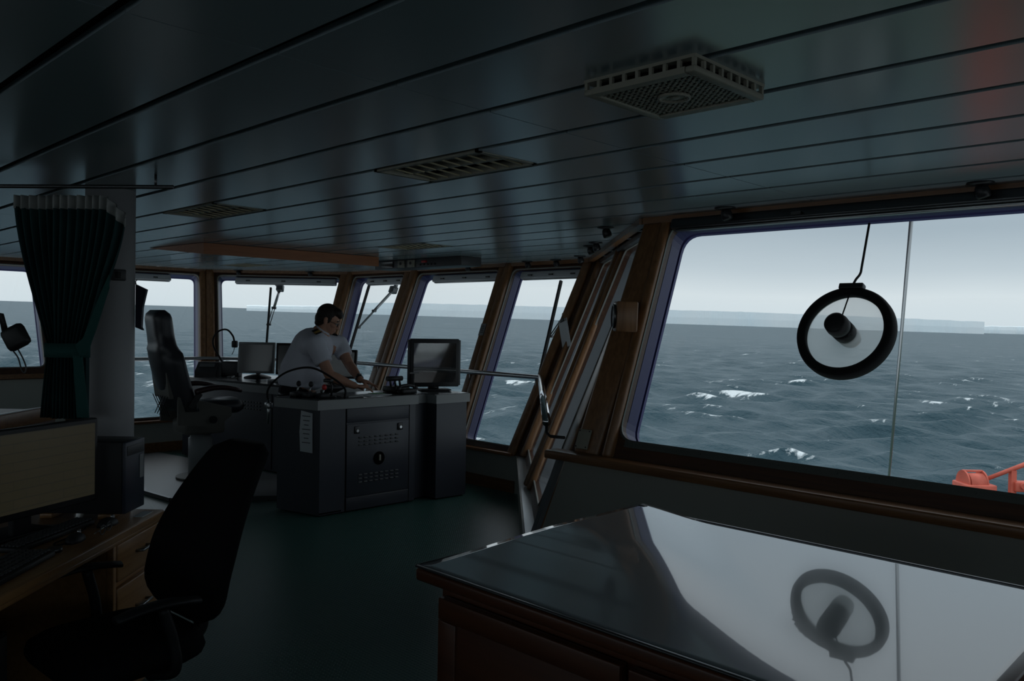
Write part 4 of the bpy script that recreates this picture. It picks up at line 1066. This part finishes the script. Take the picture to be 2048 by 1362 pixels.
# paper taped on the end panel
sn = V((sd.y, -sd.x, 0)); sn = sn if sn.y < 0 else -sn
q = G + sd * .135
o = MB().prism([q - sd * .062 + sn * .004 + V((0, 0, .50)), q + sd * .07 + sn * .006 + V((0, 0, .505)), q + sd * .075 + sn * .012 + V((0, 0, .66)), q + sd * .066 + sn * .004 + V((0, 0, .83)), q - sd * .058 + sn * .004 + V((0, 0, .815)), q - sd * .062 + sn * .007 + V((0, 0, .66))], sn * .0015).build('taped_notice', 'paper')
tag(o, 'white paper notice taped on the end of the helm console', 'paper')
mb = MB()
SBs = Matrix((-sd, V((0, 0, 1)), sn)).transposed()
for k in range(7): mb.box(q - sd * 0 + sn * .014 + V((0, 0, .79 - k * .035)), (.09 - .02 * (k % 3), .006, .001), SBs)
mb.build('print_lines', 'bezel', o)

ZT = .926
def on(s, d, z=0.): return G + ud * s + V((-1, 0, 0)) * d + V((0, 0, ZT + z))    # s along the console, d in from its face
# boxy monitor
t = thing('boxy_monitor', 'boxy square monitor reflecting the windows on the helm console', 'monitor', (-5.86, 4.86, ZT), 0)
mc = V((-5.80, 4.88, 1.18)); md = V((.90, -.43, 0)).normalized(); MR = basis(md, V((.43, .90, 0)))
if (MR @ V((0, 1, 0))).z < 0: MR = basis(md, V((-.43, -.90, 0)))
MB().box(mc, (.46, .44, .06), MR, .008).build('casing', 'blackp', t)
MB().box(mc - md * .06, (.36, .36, .10), MR, .03).build('rear_casing', 'blackp', t)
MB().box(mc + md * .031, (.40, .36, .003), MR).build('screen', 'crt', t)
MB().box(mc + md * .0, (.50, .42, .025), MR, .006).build('side_frame', 'bezel', t)
mb = MB(); mb.cyl(mc - V((0, 0, .215)) - md * .02, mc - V((0, 0, .24)) - md * .02, .05); mb.box(mc - V((0, 0, .246)), (.28, .2, .014), basis((0, 0, 1), (.43, .90, 0)), .004); mb.build('stand', 'blackp', t)
# small controls on the console
def lever(s, d, label, hgt=.09, cap='blackp'):
    t = thing('control_lever', label, 'lever', on(s, d))
    MB().box(on(s, d, .018), (.09, .09, .036), None, .008).build('lever_base', 'blackp', t)
    MB().tube([on(s, d, .03), on(s + .012, d, hgt)], .007, 8).build('stick', 'steel', t)
    MB().ell(on(s + .014, d, hgt + .014), (.020, .020, .024)).build('lever_knob', cap, t)
lever(.02, .38, 'control lever on the left end of the helm console'); lever(.06, .26, 'second control lever from the left end of the helm console')
lever(.12, .16, 'red topped control lever beside the gooseneck microphone', .07, 'red')
t = thing('dial_panel', 'tilted panel of black dials on the helm console in front of the officer', 'control panel', on(.30, .30))
rt_ = Matrix.Rotation(-.35, 3, 'Y')
MB().box(on(.30, .30, .05), (.14, .16, .03), rt_, .008).build('panel_box', 'blackp', t)
for a, b in ((-.05, -.03), (.02, -.03), (.06, .04), (-.04, .04)): MB().cyl(on(.30 + a * .8, .30 + b, .055), on(.30 + a * .8, .30 + b - .01, .085), .017, n=16).build('dial', 'dksteel', t)
t = thing('table_lamp_head', 'black jointed instrument standing on the helm console before the officer', 'instrument', on(.22, .15))
mb = MB(); mb.cyl(on(.20, .16, 0), on(.20, .16, .012), .04); mb.tube([on(.20, .16, .01), on(.205, .16, .09), on(.19, .18, .13)], .009, 8); mb.build('stem', 'blackm', t)
MB().box(on(.19, .19, .135), (.07, .05, .03), Matrix.Rotation(.4, 3, 'Z'), .008).build('head', 'blackm', t)
t = thing('throttle_unit', 'cluster of black throttle levers on the helm console left of the boxy monitor', 'throttle', on(.95, .30))
MB().box(on(.95, .30, .026), (.2, .16, .05), None, .012).build('throttle_base', 'blackp', t)
for k in range(3):
    MB().tube([on(.895 + k * .05, .30, .04), on(.88 + k * .05, .30, .12)], .01, 8).build('throttle_lever', 'blackm', t)
MB().cyl(on(.85, .30, .12), on(1.01, .30, .12), .022, n=16).build('grip', 'blackp', t)
t = thing('telephone', 'black telephone handset on its cradle left of the boxy monitor', 'telephone', on(.93, .12))
MB().box(on(.93, .12, .021), (.09, .16, .04), None, .012).build('cradle', 'blackp', t)
mb = MB(); mb.tube(bez([on(.84, .12, .045), on(.87, .12, .065), on(.93, .12, .072), on(.99, .12, .065), on(1.02, .12, .045)], 6), .014, 10); mb.ell(on(.84, .12, .045), (.024, .024, .022)); mb.ell(on(1.02, .12, .045), (.024, .024, .022)); mb.build('handset', 'blackp', t)
t = thing('microphone_stand', 'thin T shaped black stand beside the boxy monitor', 'stand', on(1.06, .22))
mb = MB(); mb.cyl(on(1.08, .22, 0), on(1.08, .22, .01), .03); mb.tube([on(1.08, .22, .01), on(1.08, .22, .17)], .006, 8); mb.bar(on(1.03, .22, .17), on(1.13, .22, .17), .016, .012); mb.build('stand', 'blackm', t)
o = MB().box(on(.60, .16, .0015), (.2, .28, .003), Matrix.Rotation(.25, 3, 'Z')).build('paper_sheet', 'paper'); tag(o, 'white sheet of paper under the officer\'s hands', 'paper')
o = MB().box(on(.70, .24, .002), (.1, .12, .004), Matrix.Rotation(-.2, 3, 'Z')).build('green_card', 'green'); tag(o, 'small green card on the helm console beyond the officer\'s hands', 'card')
o = MB().box(on(.36, .10, .006), (.1, .16, .012), Matrix.Rotation(.1, 3, 'Z'), .003).build('notebook', 'conrim'); tag(o, 'grey notebook on the helm console left of the officer\'s hands', 'notebook')
# gooseneck microphone arching over the console end
t = thing('gooseneck_light', 'black gooseneck arching over the left end of the helm console', 'gooseneck', G + sd * .47 + V((0, 0, .7)))
q0 = G + sd * .545 + sn * .03; q1 = on(.26, .06)
MB().tube(bez([q0 + V((0, 0, .86)), q0 + V((-.0, .0, .99)), q0.lerp(V((q1.x, q1.y, 0)), .22) + V((0, 0, 1.12)), q0.lerp(V((q1.x, q1.y, 0)), .55) + V((0, 0, 1.165)), q0.lerp(V((q1.x, q1.y, 0)), .85) + V((0, 0, 1.08)), V((q1.x, q1.y, 1.0)), q1], 8), .0085, 10).build('gooseneck_tube', 'black_r', t)
mb = MB(); mb.tube([q0 + V((0, 0, .70)), q0 + V((0, 0, .90))], .011, 10); mb.box(q0 + V((0, 0, .85)), (.05, .05, .05), None, .008); mb.build('clamp', 'steel', t)

# ------------------------------------------------------------------ port console under the windows
t = thing('port_console', 'long dark console with a grey rim under the two flat monitors', 'console', (-7.75, 4.4, 0))
pf = [V((-7.0, 4.30, 0)), V((-9.10, 3.98, 0)), V((-9.20, 4.60, 0)), V((-8.95, 4.85, 0)), V((-7.05, 4.95, 0))]
MB().prism([p + V((0, 0, .012)) for p in pf], (0, 0, .79)).build('body', 'console', t)
pr = [V((-6.98, 4.27, 0)), V((-9.13, 3.94, 0)), V((-9.23, 4.62, 0)), V((-8.97, 4.88, 0)), V((-7.03, 4.98, 0))]
MB().prism([p + V((0, 0, .80)) for p in pr], (0, 0, .075)).build('rim', 'conrim', t)
MB().prism([p + V((0, 0, .875)) for p in pr], (0, 0, .022)).build('work_top', 'contop', t)
pd = (pf[1] - pf[0]).normalized(); pn = V((pd.y, -pd.x, 0)); pn = pn if pn.y < 0 else -pn
PB = Matrix((pd, V((0, 0, 1)), pn)).transposed()
for s, z0 in ((.18, .62), (.18, .30), (.75, .62)):
    mb = MB()
    for r in range(3):
        for c in range(6): mb.box(pf[0] + pd * (s + c * .05) + pn * .004 + V((0, 0, z0 + r * .035)), (.032, .012, .008), PB, .002)
    mb.build('louvre_row', 'slot', t)
MB().box(pf[0] + pd * .55 + pn * .002 + V((0, 0, .41)), (.008, .76, .003), PB).build('panel_gap', 'hole', t)
ZP = .897
def flat_monitor(c, yawv, w, h, label, m='bezel'):
    f = V(yawv).normalized(); t = thing('flat_monitor', label, 'monitor', (c[0], c[1], ZP), 0, 'flat monitors on the port console')
    B = basis(f + V((0, 0, .12)), V((-f.y, f.x, 0))); 
    if (B @ V((0, 1, 0))).z < 0: B = basis(f + V((0, 0, .12)), V((f.y, -f.x, 0)))
    c = V((c[0], c[1], ZP + .055 + h / 2))
    MB().box(c, (w, h, .035), B, .006).build('casing', m, t)
    MB().box(c + f * .02, (w - .045, h - .05, .004), B).build('screen', 'screen', t)
    MB().box(c - f * .035, (w * .6, h * .6, .04), B, .015).build('rear_casing', 'blackp', t)
    mb = MB(); mb.tube([c - f * .05 - V((0, 0, h * .2)), V((c.x, c.y, ZP + .03)) - f * .05], .025, 10); mb.lathe(V((c.x, c.y, ZP + .001)) - f * .03, (0, 0, 1), [(.15, 0), (.14, .015), (.06, .04), (0, .05)], 24); mb.build('stand', 'blackp', t)
flat_monitor((-8.40, 4.50), (.62, -.78, 0), .42, .345, 'flat monitor with a pale bezel beside the small speaker', 'conrim')
flat_monitor((-7.98, 4.73), (.78, -.62, 0), .40, .345, 'black flat monitor partly hidden by the officer\'s back', 'blackp')
flat_monitor((-7.22, 4.82), (.55, -.84, 0), .34, .30, 'black flat monitor glimpsed behind the officer\'s arm', 'blackp')
t = thing('desk_speaker', 'small black speaker box between the gooseneck lamp and the flat monitor', 'speaker', (-8.84, 4.43, ZP))
sf = Matrix.Rotation(.75, 3, 'Z')
MB().box(V((-8.84, 4.43, ZP + .085)), (.20, .13, .17), sf, .008).build('cabinet', 'blackp', t); MB().box(V((-8.84, 4.43, ZP + .085)) + sf @ V((0, -.067, 0)), (.17, .006, .14), sf, .002).build('grille', 'bezel', t)
t = thing('radio_unit', 'black radio set at the foot of the gooseneck lamp', 'radio', (-8.97, 4.22, ZP))
MB().prism([V((-8.97, 4.22, ZP)) + sf @ V(p) for p in ((-.12, -.11, 0), (-.12, .12, 0), (-.12, .12, .16), (-.12, -.0, .16), (-.12, -.11, .05))], sf @ V((.24, 0, 0))).build('case', 'blackp', t)
MB().box(V((-8.97, 4.22, ZP + .125)) + sf @ V((0, -.045, 0)), (.17, .008, .045), sf @ Matrix.Rotation(-.6, 3, 'X')).build('display', 'slot', t)
t = thing('gooseneck_lamp', 'black gooseneck lamp curving in front of the port corner post', 'lamp', (-8.99, 4.45, ZP))
lb = V((-9.03, 4.43, ZP + .002)); 
MB().tube(bez([lb + V((0, 0, 0)), lb - vr * .03 + V((0, 0, .16)), lb - vr * .12 + V((0, 0, .32)), lb - vr * .125 + V((0, 0, .43)), lb - vr * .06 + V((0, 0, .51)), lb + vr * .03 + V((0, 0, .525)), lb + vr * .095 + V((0, 0, .46)), lb + vr * .115 + V((0, 0, .40))], 6), .0105, 10).build('gooseneck_tube', 'black_r', t)
MB().box(lb + vr * .122 + V((0, 0, .36)), (.065, .06, .08), basis((0, 0, 1), vr), .014).build('lamp_head', 'blackp', t)
MB().tube([lb + vr * .12 + V((0, 0, .32)), lb + vr * .11 + V((0, 0, .28)), lb + vr * .09 + V((0, 0, .24))], .004, 6).build('cord', 'bezel', t)
MB().cyl(lb, lb + V((0, 0, .02)), .04, n=20).build('base', 'blackp', t)
o = MB().tube(bez([(-8.70, 4.33, ZP + .008), (-8.62, 4.27, ZP + .008), (-8.56, 4.32, ZP + .02), (-8.50, 4.26, ZP + .008), (-8.44, 4.29, ZP + .008)], 8), .006, 8).build('loose_cable', 'conrim'); tag(o, 'loose pale cable at the foot of the flat monitor', 'cable')
o = MB().box((-7.75, 4.45, ZP + .012), (.3, .14, .022), Matrix.Rotation(.24, 3, 'Z'), .005).build('keyboard', 'conrim'); tag(o, 'grey keyboard on the port console behind the officer', 'keyboard')

# ------------------------------------------------------------------ platform and pilot chair
pl = [V((-9.30, 3.45, 0)), V((-7.28, 2.86, 0)), V((-6.85, 2.90, 0)), V((-6.35, 3.62, 0)), V((-7.05, 4.15, 0)), V((-9.30, 3.80, 0))]
o = MB().prism(pl, (0, 0, .03)).build('floor_platform', 'mat_grey'); struct(o, 'pale grey platform under the pilot chair')
mb = MB()
for a, b in zip(pl[:4], pl[1:4]): mb.bar(a + V((0, 0, .022)), b + V((0, 0, .022)), .03, .03)
mb.build('edge_trim', 'dksteel', o)
cc = V((-7.60, 3.50, .031))
t = thing('pilot_chair', 'tall navy black pilot chair with armrests on the grey platform', 'chair', cc, math.radians(176))
# local -y is forward
def lp(x, y, z): return V((x, y, z))
MB().cyl((0, 0, .0), (0, 0, .02), .22, n=32).build('base_plate', 'chairgrey', t, local=True)
MB().lathe((0, 0, .02), (0, 0, 1), [(.11, 0), (.11, .36), (.095, .37), (.095, .40)], 28).build('pedestal', 'conrim', t, local=True)
MB().box((0, .02, .50), (.36, .38, .14), bev=.03).build('suspension', 'chairgrey', t, local=True)
for s in (-1, 1): MB().prism([(s * .23 - .015, y, z) for y, z in ((.30, .54), (-.06, .50), (-.20, .60), (-.20, .68), (.02, .74), (.30, .80))], (.03, 0, 0)).build('side_plate', 'chairgrey', t, local=True)
for s in (-1, 1):
    MB().cyl((s * .245, .19, .71), (s * .275, .19, .71), .05, n=20).build('recline_hinge', 'blackm', t, local=True); MB().cyl((s * .245, -.02, .575), (s * .27, -.02, .575), .035, n=16).build('adjuster_knob', 'blackm', t, local=True)
cushion(.46, .56, .12, (0, -.09, .68), 'vinyl', 'seat', t, .015)
# tall back with an integral headrest
loops = []
for k in range(27):
    v = k / 26; z = .66 + .93 * v
    y = .20 + .21 * v + .03 * math.sin(PI * v); e = 1
    if v > .90: e = math.sqrt(max(0.02, 1 - ((v - .90) / .10) ** 2))
    w = (.27 if v < .5 else .27 - .085 * min(1, (v - .5) / .24)) * (.75 + .25 * e); th = (.11 if v < .62 else .095) * (e * .7 + .3)
    loops.append([V((w * math.copysign(abs(math.cos(a)) ** .6, math.cos(a)), y + th * math.copysign(abs(math.sin(a)) ** .75, math.sin(a)) - (.05 * (abs(math.cos(a)) ** 3) if v < .6 else 0), z)) for a in [2 * PI * q / 28 for q in range(28)]])
MB().loft(loops).build('backrest', 'vinyl', t, local=True)
mb = MB(); mb.loft([[V((x * .2, y, z)) for x, y, z in ((-1, .325, .78), (1, .325, .78), (1, .36, .78), (-1, .36, .78))], [V((x * .2, y + .05, z)) for x, y, z in ((-1, .30, 1.02), (1, .30, 1.02), (1, .345, 1.02), (-1, .345, 1.02))]], smooth=False); mb.build('back_pocket', 'chairgrey', t, local=True)
mb = MB()
for k in range(7): mb.tube([(-.2 + .066 * k, .36, .62), (-.2 + .066 * ((k + 3) % 7), .38, .80)], .004, 6)
mb.build('back_mesh', 'blackp', t, local=True)
for s in (-1, 1):
    MB().loft([[V((s * .30, .16 - .42 * i / 8, .845 - .0 * i + .035 * math.sin(PI * i / 8))) + V((.042 * math.cos(a), 0, .03 * math.sin(a) * (1 - .25 * i / 8))) for a in [2 * PI * k / 14 for k in range(14)]] for i in range(9)]).build('armrest', 'vinylred', t, local=True)
    MB().bar((s * .28, .20, .70), (s * .29, .12, .83), .03, .05).build('arm_bracket', 'blackm', t, local=True)
# ------------------------------------------------------------------ the officer
MO = V((-6.40, 3.895, 0))                                   # floor point between the feet
MAN = thing('person', 'person in white short sleeved uniform shirt leaning over the helm console', 'person', MO, yaw)
# local x: to the right of the picture, local y: away from the photographer
SC_ = 7.25 / 1639.25
def q(px, py, d=0.):                                       # metres in the officer's own frame (x right, y away, z up)
    D = 7.25 + d
    return V(((px - 620) * D / 1639.25, d, 1.55 - (py - (648 + .0175 * (px - 1024))) * D / 1639.25))
def cap(mb, a, ra, b, rb, n=16):
    a, b = V(a), V(b); d = (b - a)
    if d.length < 1e-5: mb.ell(a, (ra, ra, ra)); return
    mb.cyl(a, b, ra, rb, n); mb.ell(a, (ra,) * 3, None, n, 10); mb.ell(b, (rb,) * 3, None, n, 10)
def chain(mb, pts):
    for (a, ra), (b, rb) in zip(pts, pts[1:]): cap(mb, a, ra, b, rb)
def remesh(o, v, sm=3):
    m = o.modifiers.new('remesh', 'REMESH'); m.mode = 'VOXEL'; m.voxel_size = v; m.use_smooth_shade = True
    if sm:
        s = o.modifiers.new('smooth', 'SMOOTH'); s.iterations = sm; s.factor = .5
# joints
hipN, hipF = V((-.075, -.09, .86)), V((-.06, .10, .86))
chest = q(634, 697, 0); lower = q(611, 775, 0); neck0 = q(650, 668, 0); neck1 = q(661, 652, 0)
shN, shF = q(652, 690, -.20), q(678, 689, .17)
elN, elF = q(686, 752, -.27), q(705, 731, .08)
wrN, wrF = q(733, 773, -.22), q(737, 761, -.10)
# head frame
th = math.radians(20); yw = math.radians(8)
hf = Matrix.Rotation(yw, 3, 'Z') @ V((math.cos(th), 0, -math.sin(th))); hs_ = Matrix.Rotation(yw, 3, 'Z') @ V((0, 1, 0)); hu = hs_.cross(hf) * -1
if hu.z < 0: hu = -hu
HC = q(667, 636, 0); HB_ = Matrix((hf, hs_, hu)).transposed()
H = lambda f, s, u: HC + hf * f + hs_ * s + hu * u
def hand(mb, wr, d, upv, side, curl, L=.18):
    d = V(d).normalized(); n_ = V(upv); n_ = (n_ - d * n_.dot(d)).normalized(); s_ = d.cross(n_) * side
    c = wr + d * .055
    B = Matrix((d, s_, n_)).transposed()
    mb.ell(c, (.055, .042, .018), B, 16, 10); mb.ell(wr + d * .01, (.03, .03, .022), B, 14, 8)
    for k, (o, l) in enumerate(((-.031, .072), (-.0105, .08), (.0105, .074), (.031, .058))):
        a = wr + d * .10 + s_ * o; cu = curl[k]
        b = a + (d * math.cos(cu) - n_ * math.sin(cu)) * l * .5 + s_ * o * .08
        e = b + (d * math.cos(cu * 2) - n_ * math.sin(cu * 2)) * l * .5
        cap(mb, a - d * .012, .0095, b, .0088, 10); cap(mb, b, .0088, e, .0075, 10)
    a = wr + d * .03 - s_ * .036; b = a + d * .03 - s_ * .028 - n_ * .012; e = b + d * .034 + s_ * .006 - n_ * .014
    cap(mb, wr + d * .02 - s_ * .018, .013, b, .011, 10); cap(mb, b, .011, e, .009, 10)
    return wr + d * .10
mb = MB()
cap(mb, lower, .135, chest, .15); chain(mb, [(lower, .14), (V((-.068, 0, .87)), .14)])
cap(mb, chest, .12, neck0, .085); cap(mb, neck0, .06, neck1, .056); cap(mb, neck1, .056, H(-.01, 0, -.05), .056)
cap(mb, shN, .07, chest, .12); cap(mb, shF, .07, chest, .12)
for hp, ft in ((hipN, V((-.07, -.11, .06))), (hipF, V((-.05, .12, .06)))):
    kn = hp.lerp(ft, .5) + V((.015, 0, 0)); chain(mb, [(hp, .085), (kn, .058), (ft, .04)])
chain(mb, [(shN, .058), (elN, .046), (elN.lerp(wrN, .3), .046), (wrN, .029)])
chain(mb, [(shF, .058), (elF, .044), (elF.lerp(wrF, .3), .045), (wrF, .028)])
hand(mb, wrN, V((.80, .42, -.12)), (0, 0, 1), 1, (.2, .28, .32, .36))
hand(mb, wrF, V((.93, -.05, -.26)), (.2, 0, 1), -1, (.05, .3, .4, .45))
# head
mb.ell(H(-.008, 0, .012), (.098, .076, .098), HB_); mb.ell(H(.030, 0, -.062), (.062, .058, .074), HB_)
mb.ell(H(.055, 0, -.112), (.030, .034, .026), HB_); mb.ell(H(.062, 0, -.012), (.036, .058, .030), HB_)
cap(mb, H(.09, 0, -.02), .009, H(.106, 0, -.062), .014, 12); mb.ell(H(.092, .014, -.066), (.012, .010, .009), HB_); mb.ell(H(.092, -.014, -.066), (.012, .010, .009), HB_)
for z, r in ((-.088, .0085), (-.099, .010)): mb.ell(H(.082, 0, z), (.014, .024, r), HB_)
for s in (-1, 1):
    mb.ell(H(.058, s * .047, -.05), (.028, .018, .022), HB_)
    mb.ell(H(-.012, s * .078, -.035), (.019, .009, .032), HB_ @ Matrix.Rotation(-.2, 3, 'Y')); mb.ell(H(-.010, s * .081, -.058), (.010, .007, .010), HB_)
body = mb.build('body', 'skin', MAN, local=True); remesh(body, .0052, 2)
# eyes
for s in (-1, 1):
    mb = MB(); mb.ell(H(.083, s * .032, -.030), (.012, .013, .010), HB_, 14, 10); e = mb.build('eye', 'paper', MAN, local=True)
    mb = MB(); mb.ell(H(.092, s * .032, -.032), (.004, .006, .006), HB_, 12, 8); mb.build('iris', 'hair', e, local=True)
    mb = MB(); mb.tube([H(.088, s * .014, -.006), H(.093, s * .032, -.002), H(.082, s * .052, -.007)], .0045, 8); mb.build('eyebrow', 'hair', MAN, local=True)
# hair: cap over the crown, short at the neck
mb = MB(); mb.ell(H(-.020, 0, .026), (.100, .082, .097), HB_); mb.ell(H(-.052, 0, -.020), (.068, .074, .078), HB_)
mb.ell(H(.042, 0, .062), (.062, .066, .048), HB_); mb.ell(H(.078, 0, .052), (.034, .054, .034), HB_); mb.ell(H(-.070, 0, -.075), (.036, .055, .030), HB_)
for s in (-1, 1): mb.ell(H(.012, s * .070, -.012), (.017, .010, .036), HB_)
hr = mb.build('hair', 'hair', MAN, local=True); remesh(hr, .006, 2)
# glasses
mb = MB()
for s in (-1, 1):
    mb.tube([H(.101 - .006 * abs(math.cos(a)), s * .032 + .021 * math.cos(a), -.034 + .015 * math.sin(a)) for a in [2 * PI * k / 18 for k in range(18)]], .0025, 6, closed=True)
    mb.tube([H(.097, s * .053, -.030), H(.05, s * .074, -.026), H(-.006, s * .083, -.026)], .0022, 6)
mb.tube([H(.103, -.011, -.030), H(.106, 0, -.028), H(.103, .011, -.030)], .0022, 6)
mb.build('spectacles', 'blackm', MAN, local=True)
# shirt
mb = MB()
mb.cyl(q(609, 772, 0), q(611, 745, 0), .184, .192, 30); chain(mb, [(q(613, 741, 0), .188), (q(634, 697, 0), .185)])
mb.ell(q(638, 690, -.02), (.15, .235, .125), Matrix.Rotation(-.5, 3, 'Y'))
chain(mb, [(q(634, 697, 0), .17), (q(649, 670, 0), .078)])
mb.ell(q(638, 752, -.02), (.11, .15, .11)); mb.ell(q(634, 770, -.02), (.10, .13, .05))
cap(mb, q(640, 692, -.10), .11, shN, .088)
mb.cyl(shN, shN.lerp(elN, .60), .084, .078, 22)
cap(mb, q(648, 690, .08), .11, shF, .085); mb.cyl(shF, shF.lerp(elF, .55), .082, .074, 22)
sh = mb.build('shirt', 'shirt', MAN, local=True); remesh(sh, .009, 4)
mb = MB(); ndir = (neck1 - neck0).normalized(); nb = basis(ndir, (0, 1, 0))
cl = lambda r, h: [neck0 + ndir * h + nb @ V((r * math.cos(2 * PI * k / 26), r * math.sin(2 * PI * k / 26), 0)) for k in range(26)]
mb.loft([cl(.085, -.02), cl(.073, .05), cl(.066, .05), cl(.075, -.02), cl(.085, -.02)], cap=False); mb.build('collar', 'shirt', MAN, local=True)
ep = q(650, 664, -.135); eb = basis(V((-.25, -.35, .9)), V((.35, -.8, .1)))
e_ = MB().box(ep, (.13, .055, .012), eb, .004).build('epaulette', 'trouser', MAN, local=True)
for k in range(3): MB().box(ep + eb @ V((.01 + .02 * k, 0, .006)), (.009, .054, .004), eb).build('gold_stripe', 'gold', e_, local=True)
ep = q(672, 672, .13); e_ = MB().box(ep, (.11, .055, .012), basis(V((.1, .3, .95)), V((0, .9, -.3))), .004).build('epaulette', 'trouser', MAN, local=True)
# trousers, belt, shoes, watch
mb = MB(); mb.ell(V((-.068, 0, .86)), (.165, .185, .13)); chain(mb, [(V((-.07, 0, .90)), .165), (q(606, 792, 0), .158)])
for hp, ft in ((hipN, V((-.07, -.11, .09))), (hipF, V((-.05, .12, .09)))):
    kn = hp.lerp(ft, .5) + V((.015, 0, 0)); chain(mb, [(hp, .105), (kn, .078), (ft, .062)])
tr = mb.build('trousers', 'trouser', MAN, local=True); remesh(tr, .012, 3)
bc_ = q(607, 789, 0)
mb = MB(); f_ = lambda r, z: [bc_ + V((r * .97 * math.cos(2 * PI * k / 40), r * 1.02 * math.sin(2 * PI * k / 40), z)) for k in range(40)]
mb.loft([f_(.170, -.018), f_(.176, -.018), f_(.176, .018), f_(.170, .018), f_(.170, -.018)], cap=False); mb.build('belt', 'blackp', MAN, local=True)
for y in (-.11, .12):
    mb = MB(); mb.ell((-.01, y, .045), (.135, .046, .045)); mb.ell((-.07, y, .07), (.06, .045, .06)); mb.box((-.01, y, .011), (.25, .085, .022), bev=.01); s_ = mb.build('shoe', 'blackp', MAN, local=True); remesh(s_, .007, 2)
wd = (wrF - elF).normalized(); wb = basis(wd, (0, 0, 1)); wc = wrF - wd * .025
w_ = MB().loft([[wc + wd * h + wb @ V((r * math.cos(2 * PI * k / 24), r * math.sin(2 * PI * k / 24), 0)) for k in range(24)] for r, h in ((.034, -.012), (.036, -.012), (.036, .012), (.034, .012), (.034, -.012))], cap=False).build('watch_strap', 'blackp', MAN, local=True)
MB().cyl(wc + V((0, 0, .032)), wc + V((0, 0, .045)), .02, n=20).build('watch_face', 'dksteel', w_, local=True)
